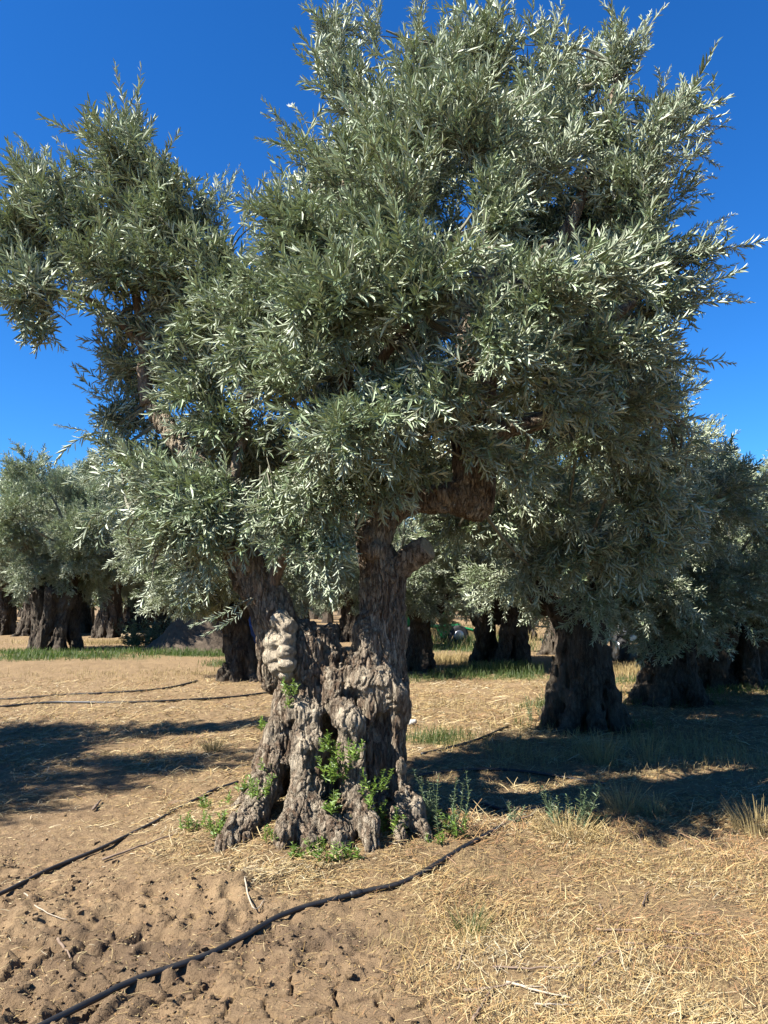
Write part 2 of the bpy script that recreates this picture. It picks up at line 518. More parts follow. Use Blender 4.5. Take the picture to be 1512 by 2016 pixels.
u = np.concatenate([np.arange(-1.4, -0.56, 0.02), np.arange(-0.56, -0.28, 0.004), np.arange(-0.28, 0.28, 0.00155), np.arange(0.28, 0.56, 0.004), np.arange(0.56, 1.401, 0.02)])
ys = [-70.0, -55, -42, -32, -24, -18, -13, -9, -6, -4.2, -3.0]
while ys[-1] < 2.2: ys.append(ys[-1] + 0.10)
while ys[-1] < 7.5: ys.append(ys[-1] + 0.0125)
while ys[-1] < 900: ys.append(ys[-1] + 0.0055 * (ys[-1] + 4))
ys = np.array(ys)
UU, YY = np.meshgrid(u, ys)
XX = UU * np.where(YY > 1, YY + 4, 5 + (1 - YY) * 2)
xf, yf = XX.ravel(), YY.ravel()
zf = H(xf, yf)
st, dug, flat, damp = zones(xf, yf)
farm = sstep(14, 24, yf)
GREEN_SPOTS = [(290, 1285, 2.6, 0.8), (110, 1295, 2.4, 1.2), (40, 1290, 2.0, 0.8), (385, 1290, 1.2, 0.8), (1000, 1335, 0.9, 0.6), (905, 1330, 0.9, 0.5), (860, 1335, 0.7, 0.7),
               (930, 1275, 1.8, 2.5), (1145, 1432, 0.85, 0.35), (1315, 1385, 0.9, 0.4), (870, 1455, 0.45, 0.3), (1450, 1360, 2.0, 0.8), (640, 1300, 1.5, 1.0), (1240, 1340, 0.6, 0.5), (1080, 1395, 0.4, 0.4)]
green = np.zeros_like(xf)
for (px, py, rx, ry) in GREEN_SPOTS:
    green = np.maximum(green, blob(xf, yf, px, py, rx, ry))
green = np.clip(green * 1.2 * (0.6 + 1.2 * fbm2(xf * 1.7, yf * 1.7, 3, 51)), 0, 0.8)
nr, nc = UU.shape
i, j = np.meshgrid(np.arange(nr - 1), np.arange(nc - 1), indexing='ij')
Q = np.stack([i * nc + j, i * nc + j + 1, (i + 1) * nc + j + 1, (i + 1) * nc + j], -1).reshape(-1, 4)
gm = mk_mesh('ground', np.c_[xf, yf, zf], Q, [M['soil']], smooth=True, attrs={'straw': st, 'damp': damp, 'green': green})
tag(link('ground', gm), 'dry tan soil of the olive grove strewn with straw', 'ground', kind='structure')

# ------------------------------------------------------------------ wood: signed-distance field + surface nets
class Field:
    def __init__(s, lo, hi, vox):
        s.lo = np.array(lo, float); s.v = vox
        s.n = np.ceil((np.array(hi) - s.lo) / vox).astype(int) + 1
        s.D = np.full(s.n, 0.4, dtype=np.float32)
    def cap(s, a, b, ra, rb, k=0.03, cut=False):
        a = np.asarray(a, float); b = np.asarray(b, float)
        pad = max(ra, rb) + k + 0.12
        i0 = np.clip(np.floor((np.minimum(a, b) - pad - s.lo) / s.v).astype(int), 0, s.n)
        i1 = np.clip(np.ceil((np.maximum(a, b) + pad - s.lo) / s.v).astype(int) + 1, 0, s.n)
        if np.any(i1 <= i0): return
        ax = [s.lo[q] + s.v * np.arange(i0[q], i1[q]) for q in range(3)]
        ab = b - a; L2 = ab @ ab + 1e-9
        X, Y, Z = ax[0][:, None, None] - a[0], ax[1][None, :, None] - a[1], ax[2][None, None, :] - a[2]
        t = np.clip((X * ab[0] + Y * ab[1] + Z * ab[2]) / L2, 0, 1)
        d = np.sqrt((X - t * ab[0]) ** 2 + (Y - t * ab[1]) ** 2 + (Z - t * ab[2]) ** 2) - (ra + (rb - ra) * t)
        sl_ = tuple(slice(i0[q], i1[q]) for q in range(3))
        o = s.D[sl_]
        if cut:
            h = np.maximum(k - np.abs(o + d), 0) / k
            s.D[sl_] = np.maximum(o, -d) + h * h * k * 0.25
        else:
            h = np.maximum(k - np.abs(o - d), 0) / k
            s.D[sl_] = np.minimum(o, d) - h * h * k * 0.25
    def chain(s, P, r, k=0.03):
        for q in range(len(P) - 1):
            s.cap(P[q], P[q + 1], r[q], r[q + 1], k)
    def roughen(s, fn, band=0.09):
        idx = np.argwhere(np.abs(s.D) < band)
        p = s.lo + idx * s.v
        s.D[idx[:, 0], idx[:, 1], idx[:, 2]] += fn(p)
    def mesh(s):
        D = s.D; D[0] = D[-1] = 0.4; D[:, 0] = D[:, -1] = 0.4; D[:, :, 0] = D[:, :, -1] = 0.4
        neg = D < 0
        n = s.n
        cs = np.zeros(n - 1, dtype=np.int8)
        for a in (0, 1):
            for b in (0, 1):
                for c in (0, 1):
                    cs += neg[a:n[0] - 1 + a, b:n[1] - 1 + b, c:n[2] - 1 + c]
        act = np.argwhere((cs > 0) & (cs < 8))
        vid = np.full(n - 1, -1, dtype=np.int64); vid[act[:, 0], act[:, 1], act[:, 2]] = np.arange(len(act))
        acc = np.zeros((len(act), 3)); cnt = np.zeros(len(act))
        co = [(a, b, c) for a in (0, 1) for b in (0, 1) for c in (0, 1)]
        for p in co:
            for ax in range(3):
                if p[ax]: continue
                q = list(p); q[ax] = 1
                d0 = D[act[:, 0] + p[0], act[:, 1] + p[1], act[:, 2] + p[2]]; d1 = D[act[:, 0] + q[0], act[:, 1] + q[1], act[:, 2] + q[2]]
                mk = (d0 < 0) != (d1 < 0)
                t = np.where(mk, d0 / np.where(mk, d0 - d1, 1), 0)
                pt = np.array(p)[None, :] + np.zeros((len(act), 3)); pt[:, ax] += t
                acc += pt * mk[:, None]; cnt += mk
        V = s.lo + (act + acc / cnt[:, None]) * s.v
        Qs = []
        for ax in range(3):
            b, c = [(1, 2), (2, 0), (0, 1)][ax]
            sl0 = [slice(None)] * 3; sl1 = [slice(None)] * 3
            sl0[ax] = slice(0, n[ax] - 1); sl1[ax] = slice(1, n[ax])
            e = np.argwhere(neg[tuple(sl0)] != neg[tuple(sl1)])
            e = e[(e[:, b] > 0) & (e[:, c] > 0) & (e[:, b] < n[b] - 1) & (e[:, c] < n[c] - 1)]
            ids = []
            for db, dc in ((1, 1), (0, 1), (0, 0), (1, 0)):
                f = e.copy(); f[:, b] -= db; f[:, c] -= dc
                ids.append(vid[f[:, 0], f[:, 1], f[:, 2]])
            q = np.stack(ids, -1)
            inside_first = neg[e[:, 0], e[:, 1], e[:, 2]]
            q[~inside_first] = q[~inside_first][:, ::-1]
            Qs.append(q)
        return V, np.concatenate(Qs)

def bark_rough(amp_big, amp_mid, amp_fine, seed, zlow=0.0):
    def fn(p):
        wob = np.c_[noise3(p * 3, seed + 9), noise3(p * 3 + 40, seed + 9), np.zeros(len(p))] * 0.12
        q = p + wob
        a = amp_big * 2 * noise3(q * np.array([7, 7, 3.2]), seed)
        r1 = np.abs(noise3(q * np.array([15, 15, 3.6]), seed + 1)) * 2
        r2 = np.abs(noise3(q * np.array([33, 33, 9]), seed + 2)) * 2
        return a + amp_mid * (0.3 - r1) * -1.6 * -1 + amp_fine * (0.3 - r2)
    return fn

def refine(V, Q, seed, amp=1.0, times=1):
    """split every quad in four, then carve fine bark along the normals"""
    for _ in range(times):
        n = len(V)
        E = np.stack([Q, np.roll(Q, -1, 1)], -1).reshape(-1, 2); E = np.sort(E, 1)
        key = E[:, 0] * n + E[:, 1]
        uq, inv = np.unique(key, return_inverse=True)
        EV = (V[uq // n] + V[uq % n]) / 2; FV = V[Q].mean(1)
        inv = inv.reshape(-1, 4) + n; fc = n + len(uq) + np.arange(len(Q))
        V = np.concatenate([V, EV, FV])
        Q = np.concatenate([np.stack([Q[:, k], inv[:, k], fc, inv[:, (k + 3) % 4]], -1) for k in range(4)])
    fn_ = np.cross(V[Q[:, 2]] - V[Q[:, 0]], V[Q[:, 3]] - V[Q[:, 1]])
    N = np.zeros_like(V)
    for k in range(4):
        for c in range(3):
            N[:, c] += np.bincount(Q[:, k], fn_[:, c], len(V))
    N = nrm(N)
    w_ = np.c_[noise3(V * 8, seed), noise3(V * 8 + 31, seed), np.zeros(len(V))] * 0.05
    q = V + w_
    r1 = np.abs(noise3(q * np.array([26, 26, 3.6]), seed + 21)) * 2
    r2 = np.abs(noise3(q * np.array([58, 58, 9]), seed + 22)) * 2
    f1 = noise3(q * np.array([50, 50, 11]), seed + 23)
    d = -0.022 * np.clip(0.17 - r1, 0, 1) / 0.17 - 0.011 * np.clip(0.20 - r2, 0, 1) / 0.20 + 0.006 * np.sign(f1) * np.abs(f1) ** 0.5
    return V + N * (amp * d)[:, None], Q

# ------------------------------------------------------------------ foliage
def leaves(B, D, N, L, W):
    """leaf blades: base B, direction D, upper-side normal N -> (n,6,3)"""
    D = nrm(D); N = nrm(N - D * np.sum(N * D, -1, keepdims=True)); S = np.cross(D, N)
    L = L[:, None]; W = W[:, None]
    up = N * W * 0.22
    return np.stack([B, B + D * L * 0.34 + S * W * 0.5 + up, B + D * L * 0.70 + S * W * 0.36 + up * 0.6 - N * L * 0.02,
                     B + D * L - N * L * 0.10, B + D * L * 0.70 - S * W * 0.36 + up * 0.6 - N * L * 0.02, B + D * L * 0.34 - S * W * 0.5 + up], 1)

def stem_tube(P, r):
    """3-sided tube along P -> verts, quads"""
    mb = MB(); mb.tube(P, r, 3, cap=False)
    return mb.V[0], mb.Q[0]

def proto(r_, kind='spray', bend=0.3):
    """one leafy olive shoot growing along +Z, about 0.55 long"""
    LB, LD, LN, LL, LV = [], [], [], [], []
    SV, SQ, ns = [], [], 0
    def leafy(P, l0=0.085, start=0.0, step=0.029):
        T = nrm(np.gradient(P, axis=0))
        seg = np.r_[0, np.cumsum(np.linalg.norm(np.diff(P, axis=0), axis=1))]
        tot = seg[-1]; s = start; par = r_.random() * 6.28
        while s < tot:
            f = s / tot
            p = np.array([np.interp(s, seg, P[:, c]) for c in range(3)]); t = nrm(np.array([np.interp(s, seg, T[:, c]) for c in range(3)]))
            _, a, b = frame(t)
            for q in (0, 1):
                if r_.random() < 0.07: continue
                ph = par + q * math.pi + r_.normal(0, 0.3)
                rad = a * math.cos(ph) + b * math.sin(ph)
                th = R(r_.normal(45 - 24 * f, 10))
                d = t * math.cos(th) + rad * math.sin(th) + r_.normal(0, 0.08, 3)
                nn = t * math.sin(th) - rad * math.cos(th) + r_.normal(0, 0.22, 3)
                LB.append(p); LD.append(d); LN.append(nn)
                LL.append(l0 * r_.uniform(0.68, 1.25) * (1.0 - 0.45 * max(0, f - 0.7) / 0.3)); LV.append(r_.random() * 0.86 + (0.14 if f > 0.85 else 0))
            par += math.pi / 2 + r_.normal(0, 0.15)
            s += step * r_.uniform(0.8, 1.25)
    Ls = r_.uniform(0.48, 0.66) if kind == 'spray' else r_.uniform(0.42, 0.62)
    t = np.linspace(0, 1, 7)
    bx, by = r_.normal(0, bend, 2)
    P = np.c_[bx * Ls * t ** 2 * 0.5 + 0.012 * np.sin(t * 5 + r_.random() * 6), by * Ls * t ** 2 * 0.5, Ls * t * (1 - 0.1 * t * (bx * bx + by * by))]
    v, q = stem_tube(P, np.linspace(0.0045, 0.0016, 7)); SV.append(v); SQ.append(q + ns); ns += len(v)
    if kind == 'whip':
        leafy(P, 0.088, 0.02, 0.026)
    else:
        leafy(P[3:], 0.086, 0.0)
        m = r_.integers(8, 11)
        for i in range(m):
            f = 0.1 + 0.78 * (i + r_.random() * 0.6) / m
            p = np.array([np.interp(f, t, P[:, c]) for c in range(3)])
            ph = i * 2.4 + r_.normal(0, 0.4)
            d = np.array([math.cos(ph) * 0.75, math.sin(ph) * 0.75, r_.uniform(0.45, 1.0)]); d = nrm(d)
            l = r_.uniform(0.12, 0.26) * (1.1 - 0.35 * f)
            tt = np.linspace(0, 1, 4)[:, None]
            c = r_.normal(0, 0.14, 3) + np.array([0, 0, 0.18])
            Ps = p + d * l * tt + c * l * tt ** 2
            v, q = stem_tube(Ps, np.linspace(0.0024, 0.0012, 4)); SV.append(v); SQ.append(q + ns); ns += len(v)
            leafy(Ps, 0.086, 0.015)
    LB, LD, LN = np.array(LB), np.array(LD), np.array(LN); LL = np.array(LL)
    V = leaves(LB, LD, LN, LL, LL * 0.195 * r_.uniform(0.85, 1.2, len(LL)))
    return V.reshape(-1, 3), np.array(LV), np.concatenate(SV), np.concatenate(SQ)

PR = np.random.default_rng(3)
SPRAYS = [proto(PR, 'spray', 0.45) for _ in range(22)]
WHIPS = [proto(PR, 'whip', 0.45) for _ in range(12)]

class Foliage:
    def __init__(s, seed):
        s.LV, s.LA, s.SV, s.SQ, s.ns = [], [], [], [], 0
        s.r = np.random.default_rng(seed)
    def put(s, pr, p, d, sc_=1.0, wsc=1.0):
        d, a, b = frame(d)
        ph = s.r.random() * 6.283
        a2 = a * math.cos(ph) + b * math.sin(ph); b2 = np.cross(d, a2)
        Rm = np.stack([a2, b2, d], 1) * sc_
        lv, la, sv, sq = pr
        s.LV.append(lv @ Rm.T + p); s.LA.append(np.clip(la * 0.8 + s.r.normal(0.1, 0.1), 0, 1))
        s.SV.append(sv @ Rm.T + p); s.SQ.append(sq + s.ns); s.ns += len(sv)
    def tube(s, P, r, k=5):
        mb = MB(); mb.tube(P, r, k, cap=False)
        s.SV.append(mb.V[0]); s.SQ.append(mb.Q[0] + s.ns); s.ns += len(mb.V[0])
    def mesh(s, name, leafm, twigm):
        LV = np.concatenate(s.LV); n = len(LV) // 6
        b = np.arange(n)[:, None] * 6
        LQ = np.concatenate([b + np.array([0, 1, 2, 3]), b + np.array([0, 3, 4, 5])])
        SV = np.concatenate(s.SV); SQ = np.concatenate(s.SQ) + len(LV)
        var = np.r_[np.repeat(np.concatenate(s.LA), 6), np.full(len(SV), 0.5)]
        Q = np.concatenate([LQ, SQ])
        mi = np.r_[np.zeros(len(LQ), int), np.ones(len(SQ), int)]
        return mk_mesh(name, np.concatenate([LV, SV]), Q, [leafm, twigm], mi, attrs={'var': var})

def seg_near(p, segs):
    best = None
    for a, b in segs:
        ab = b - a; t = np.clip((p - a) @ ab / (ab @ ab + 1e-9), 0, 1); c = a + t * ab
        d = np.linalg.norm(p - c)
        if best is None or d < best[0]: best = (d, c)
    return best[1]

# ------------------------------------------------------------------ the old olive tree
def px_r(rpx, Y): return rpx * Y / FPX
def CH(lst):
    P = np.array([at(a, b, c) for a, b, c, d in lst]); return P, np.array([px_r(d, c) for a, b, c, d in lst])

STRANDS = [
    [(562, 1372, 5.75, 24), (552, 1430, 5.65, 28), (540, 1490, 5.55, 31), (522, 1550, 5.45, 33), (492, 1605, 5.3, 31), (448, 1648, 5.12, 20)],
    [(540, 1470, 5.85, 28), (512, 1560, 5.75, 32), (465, 1615, 5.65, 26), (405, 1652, 5.6, 14)],
    [(520, 1550, 5.5, 26), (502, 1605, 5.3, 22), (486, 1640, 5.15, 14)],
    [(600, 1392, 5.6, 24), (588, 1430, 5.5, 22), (591, 1490, 5.42, 24), (595, 1540, 5.35, 24), (583, 1590, 5.22, 25), (562, 1648, 5.05, 20)],
    [(613, 1395, 5.55, 18), (617, 1450, 5.5, 20), (626, 1510, 5.45, 21), (622, 1560, 5.35, 24), (634, 1610, 5.2, 26), (668, 1660, 5.02, 20)],
    [(598, 1570, 5.3, 24), (602, 1630, 5.15, 24), (610, 1668, 5.02, 16)],
    [(650, 1335, 5.7, 24), (668, 1395, 5.55, 27), (694, 1428, 5.42, 27), (692, 1485, 5.40, 27), (696, 1540, 5.34, 29), (706, 1590, 5.22, 27), (728, 1645, 5.05, 20)],
    [(676, 1500, 5.45, 22), (684, 1590, 5.3, 26), (678, 1648, 5.1, 20)],
    [(735, 1370, 5.6, 28), (726, 1440, 5.6, 22), (735, 1520, 5.6, 22), (748, 1600, 5.45, 20), (768, 1648, 5.3, 12)],
    [(772, 1360, 5.7, 34), (768, 1420, 5.65, 29), (762, 1470, 5.6, 25), (768, 1520, 5.5, 26), (784, 1560, 5.42, 27), (806, 1600, 5.33, 24), (838, 1645, 5.2, 13)],
    [(782, 1560, 5.42, 20), (790, 1610, 5.25, 20), (788, 1650, 5.12, 13)],
    [(780, 1385, 5.85, 22), (772, 1460, 5.9, 22), (774, 1560, 5.85, 24), (790, 1620, 5.75, 18)],
    [(560, 1250, 5.85, 38), (535, 1190, 5.85, 34), (505, 1140, 5.85, 31), (475, 1085, 5.85, 26), (440, 1020, 5.95, 23), (392, 925, 6.1, 21), (345, 860, 6.2, 19), (300, 800, 6.25, 16)],
    [(545, 1330, 5.95, 36), (548, 1270, 5.9, 40), (520, 1200, 6.0, 28), (470, 1130, 6.05, 20)],
    [(705, 1340, 5.7, 34), (718, 1290, 5.72, 34), (728, 1230, 5.78, 32)],
    [(735, 1330, 5.8, 62), (745, 1270, 5.85, 50), (755, 1200, 5.85, 44), (750, 1130, 5.85, 43), (735, 1075, 5.85, 32)],
    [(735, 1080, 5.85, 32), (745, 1030, 5.85, 31), (775, 1000, 5.85, 29), (830, 985, 5.85, 27), (890, 980, 5.9, 32), (930, 975, 5.95, 44)],
    [(935, 985, 5.95, 42), (935, 900, 5.95, 47), (930, 800, 6.0, 45), (945, 700, 6.0, 40)],
    [(735, 1080, 5.85, 30), (722, 1000, 5.8, 28), (708, 930, 5.75, 22)],
    [(778, 1375, 5.6, 26), (788, 1410, 5.7, 18)],
    [(572, 1385, 5.75, 20), (556, 1400, 5.7, 20)],
    [(655, 1250, 5.95, 22), (668, 1330, 5.8, 20), (690, 1400, 5.55, 14)],
]
CORES = [
    [(640, 1480, 6.1, 50), (640, 1650, 6.12, 70)],
    [(592, 1262, 5.88, 44), (600, 1330, 5.88, 56), (605, 1420, 6.0, 52), (595, 1640, 6.05, 66)],
    [(628, 1265, 5.86, 32), (640, 1350, 5.82, 40), (650, 1450, 6.05, 44)],
    [(600, 1275, 5.72, 30), (612, 1385, 5.66, 30)],
    [(742, 1350, 5.85, 62), (748, 1420, 6.02, 48), (735, 1620, 6.05, 62)],
    [(640, 1640, 6.1, 70), (700, 1650, 6.1, 70)],
]
KNOBS = [(722, 1345, 5.56, 26, 0.8), (756, 1342, 5.56, 28, 0.8), (778, 1368, 5.55, 26, .6), (592, 1400, 5.52, 24, .9), (620, 1402, 5.5, 19, .8), (600, 1468, 5.37, 17, .7), (588, 1500, 5.36, 18, .9), (600, 1540, 5.3, 17, .5),
         (688, 1420, 5.38, 25, .7), (545, 1440, 5.58, 22, .7), (553, 1500, 5.48, 20, .6), (540, 1545, 5.42, 18, .4), (786, 1512, 5.42, 16, .8), (818, 1590, 5.27, 15, .7), (626, 1455, 5.44, 16, .5), (712, 1470, 5.38, 15, .3),
         (745, 1395, 5.62, 20, .4), (735, 1082, 5.7, 20, .6), (722, 1055, 5.68, 16, .4), (678, 1345, 5.6, 15, 1.0), (560, 1640, 5.05, 16, .4), (700, 1560, 5.25, 16, .3), (655, 1290, 5.75, 14, .2)]

trunk_pts = np.concatenate([CH(s)[0] for s in STRANDS])
lo = trunk_pts.min(0) - 0.4; hi = trunk_pts.max(0) + 0.4; lo[2] = -0.12
fld = Field(lo, hi, 0.0125)
for s_ in CORES:
    P, r_ = CH(s_); fld.chain(P, r_, 0.05)
for s_ in STRANDS:
    P, r_ = CH(s_)
    if s_[-1][1] > 1610:            # roots dive outwards into the soil
        dd = P[-1] - P[-2]; dd[2] = 0; dd = nrm(dd)
        e = P[-1] + dd * 0.03; e[2] = Hs(e[0], e[1]) - 0.12
        P = np.vstack([P, e]); r_ = np.r_[r_, r_[-1] * 0.6]
    P2 = spline(P, 4); r2 = np.interp(np.arange(len(P2)) / 4, np.arange(len(P)), r_)
    nn = len(P2)
    if s_[-1][1] > 1500: r2 = r2 * 0.92
    P2 = P2 + np.c_[noise3(P2 * 6, 3), noise3(P2 * 6 + 9, 4), np.zeros(nn)] * 0.035
    r2 = r2 * (1 + 0.10 * noise3(P2 * 11 + 5, 6) * 2)
    fld.chain(P2, r2, 0.026)
for (a, b, c, d, e) in KNOBS:
    p = at(a, b, c); rr = px_r(d, c); fld.cap(p, p + np.array([0, 0.03, 0.01]), rr, rr, 0.035)
# hollows between the ridges
for (a, b, c, d), (a2, b2, c2, d2) in (((650, 1490, 5.42, 18), (654, 1600, 5.44, 34)), ((653, 1560, 5.40, 28), (655, 1640, 5.2, 22)), ((570, 1430, 5.5, 12), (572, 1540, 5.45, 18)), ((572, 1540, 5.45, 18), (558, 1620, 5.25, 15)),
                                         ((748, 1420, 5.55, 16), (752, 1500, 5.45, 26)), ((752, 1500, 5.45, 26), (756, 1600, 5.35, 26)), ((640, 1440, 5.48, 10), (648, 1520, 5.4, 15)), ((652, 1380, 5.55, 8), (640, 1440, 5.5, 9)),
                                         ((688, 1240, 5.6, 20), (690, 1318, 5.75, 17)), ((688, 1235, 5.9, 20), (690, 1312, 6.05, 17)), ((688, 1240, 6.2, 22), (690, 1310, 6.3, 20)), ((712, 1430, 5.45, 8), (722, 1560, 5.35, 12)), ((664, 1300, 5.65, 9), (690, 1390, 5.52, 7)), ((625, 1340, 5.6, 6), (640, 1420, 5.5, 9)), ((582, 1345, 5.6, 9), (570, 1390, 5.55, 9)), ((700, 1350, 5.55, 7), (716, 1440, 5.48, 9))):
    fld.cap(at(a, b, c), at(a2, b2, c2), px_r(d, c) * 1.2, px_r(d2, c2) * 1.2, 0.025, cut=True)
fld.roughen(bark_rough(0.007, 0.020, 0.010, 5))
V, Q = fld.mesh()
V, Q = refine(V, Q, 5)
pale = np.zeros(len(V))
for (a, b, c, d, e) in KNOBS:
    pale = np.maximum(pale, e * np.exp(-(np.linalg.norm(V - at(a, b, c), axis=1) / (px_r(d, c) * 1.05)) ** 4))
pale = np.maximum(pale, 0.55 * sstep(1.7, 2.4, V[:, 2]) * sstep(-0.75, -1.0, V[:, 0]))
pale = np.clip(pale * (0.6 + 1.6 * (noise3(V * 9, 77) + 0.25)), 0, 0.9)
del fld

TREE = thing('olive_tree', 'ancient olive tree with gnarled ridged trunk, pale burl and two forking stems', 'tree', (TX, TY, 0))
OFF = np.array([TX, TY, 0.0])
o = link('trunk', mk_mesh('trunk', V - OFF, Q, [M['bark']], smooth=True, attrs={'pale': pale}), TREE)

# pale burl on the left stem
BL = [(548, 1222, 5.60, 17), (560, 1236, 5.57, 17), (538, 1266, 5.58, 21), (558, 1262, 5.53, 17), (536, 1292, 5.58, 20), (560, 1285, 5.51, 17), (545, 1312, 5.57, 18), (562, 1308, 5.51, 17), (560, 1330, 5.54, 13)]
bp = np.array([at(a, b, c) for a, b, c, d in BL])
fb = Field(bp.min(0) - 0.2, bp.max(0) + 0.2, 0.007)
for (a, b, c, d) in BL:
    p = at(a, b, c); rr = px_r(d, c)
    p = p + np.array([0.0, 0.035, 0.0]); fb.cap(p, p + np.array([0.0, 0.08, 0.0]), rr, rr * 1.2, 0.010)
for (a, b, c, d) in ((549, 1250, 5.44, 6), (548, 1290, 5.45, 5), (552, 1325, 5.48, 5)):
    fb.cap(at(a, b, c), at(a + 1, b + 18, c), px_r(d, c), px_r(d, c), 0.02, cut=True)
fb.roughen(lambda p: 0.020 * noise3(p * 22, 4) + 0.012 * noise3(p * np.array([30, 30, 60]), 6))
V, Q = fb.mesh()
tag(link('burl', mk_mesh('burl', V - OFF, Q, [M['bark']], smooth=True, attrs={'pale': np.clip(0.92 + 1.3 * noise3(V * 16, 8), 0, 1)}), TREE), 'pale smooth knotted burl')

# sawn limb stub
mb = MB()
P = spline([at(762, 1150, 5.85), at(785, 1118, 5.82), at(812, 1096, 5.78), at(842, 1078, 5.72)], 6)
mb.tube(P, np.linspace(0.105, 0.100, len(P)) * (1 + 0.1 * rng.normal(0, 0.5, len(P))), 22, jit=0.10)
stub = mb.build('stub', M['bark'], TREE); stub.data.transform(__import__('mathutils').Matrix.Translation(-Vector(OFF)))
tag(stub, 'short sawn-off limb stub')
mb = MB(); dn = nrm(P[-1] - P[-2]); mb.tube([P[-1] - dn * 0.01, P[-1] + dn * 0.006, P[-1] + dn * 0.010], [0.088, 0.086, 0.07], 22, jit=0.08)
cut = mb.build('cut_face', M['cut'], stub); cut.data.transform(__import__('mathutils').Matrix.Translation(-Vector(OFF)))

# limbs inside the crown
LIMBS = [
    [(300, 800, 6.25, 15), (286, 740, 6.25, 13), (284, 660, 6.22, 11), (270, 590, 6.2, 9), (262, 480, 6.2, 7), (245, 360, 6.2, 4)],
    [(284, 680, 6.22, 9), (240, 640, 6.15, 8), (160, 590, 6.05, 7), (70, 570, 5.95, 5)],
    [(930, 720, 6.0, 38), (950, 600, 6.0, 30), (970, 480, 6.05, 22), (960, 340, 6.05, 14), (930, 180, 6.1, 8), (930, 90, 6.1, 4)],
    [(945, 640, 6.0, 26), (1040, 540, 6.0, 20), (1130, 420, 6.05, 14), (1190, 280, 6.1, 9), (1210, 130, 6.2, 5)],
    [(935, 760, 6.0, 26), (1050, 700, 5.9, 18), (1180, 640, 5.9, 12), (1290, 560, 6.0, 7)],
    [(940, 860, 5.95, 22), (1060, 830, 6.1, 17), (1190, 800, 6.2, 12), (1310, 800, 6.4, 7)],
    [(708, 930, 5.75, 21), (690, 820, 5.7, 17), (670, 690, 5.6, 14), (650, 560, 5.6, 11), (670, 420, 5.7, 8), (700, 260, 5.9, 5)],
    [(690, 800, 5.7, 12), (770, 690, 5.4, 10), (830, 600, 5.3, 7), (860, 500, 5.3, 5)],
    [(530, 1180, 5.85, 16), (560, 1090, 5.7, 12), (620, 1010, 5.5, 9), (660, 930, 5.4, 5)],
    [(440, 1030, 5.95, 14), (470, 900, 6.0, 12), (490, 760, 6.0, 10), (470, 620, 6.0, 7), (440, 520, 6.1, 4)],
    [(480, 1095, 5.85, 11), (420, 1060, 5.8, 9), (340, 1030, 5.8, 6), (270, 1020, 5.8, 3)],
]
segs = []
for L_ in LIMBS:
    P, r_ = CH(L_); P2 = spline(P, 6); r2 = np.interp(np.arange(len(P2)) / 6, np.arange(len(P)), r_)
    P2 = P2 + np.c_[noise3(P2 * 4, 13), noise3(P2 * 4, 14), noise3(P2 * 4, 15)] * 0.06
    mb = MB(); mb.tube(P2 - OFF, r2 * (1 + 0.2 * noise3(P2 * 11, 8)), 10, jit=0.12)
    mb.build('branch', M['bark'] if L_[0][3] >= 20 else M['bark_limb'], TREE)
    segs += [(P2[q], P2[q + 1]) for q in range(len(P2) - 1)]
for s_ in (STRANDS[12], STRANDS[17], STRANDS[18]):
    P, r_ = CH(s_); segs += [(P[q], P[q + 1]) for q in range(len(P) - 1)]

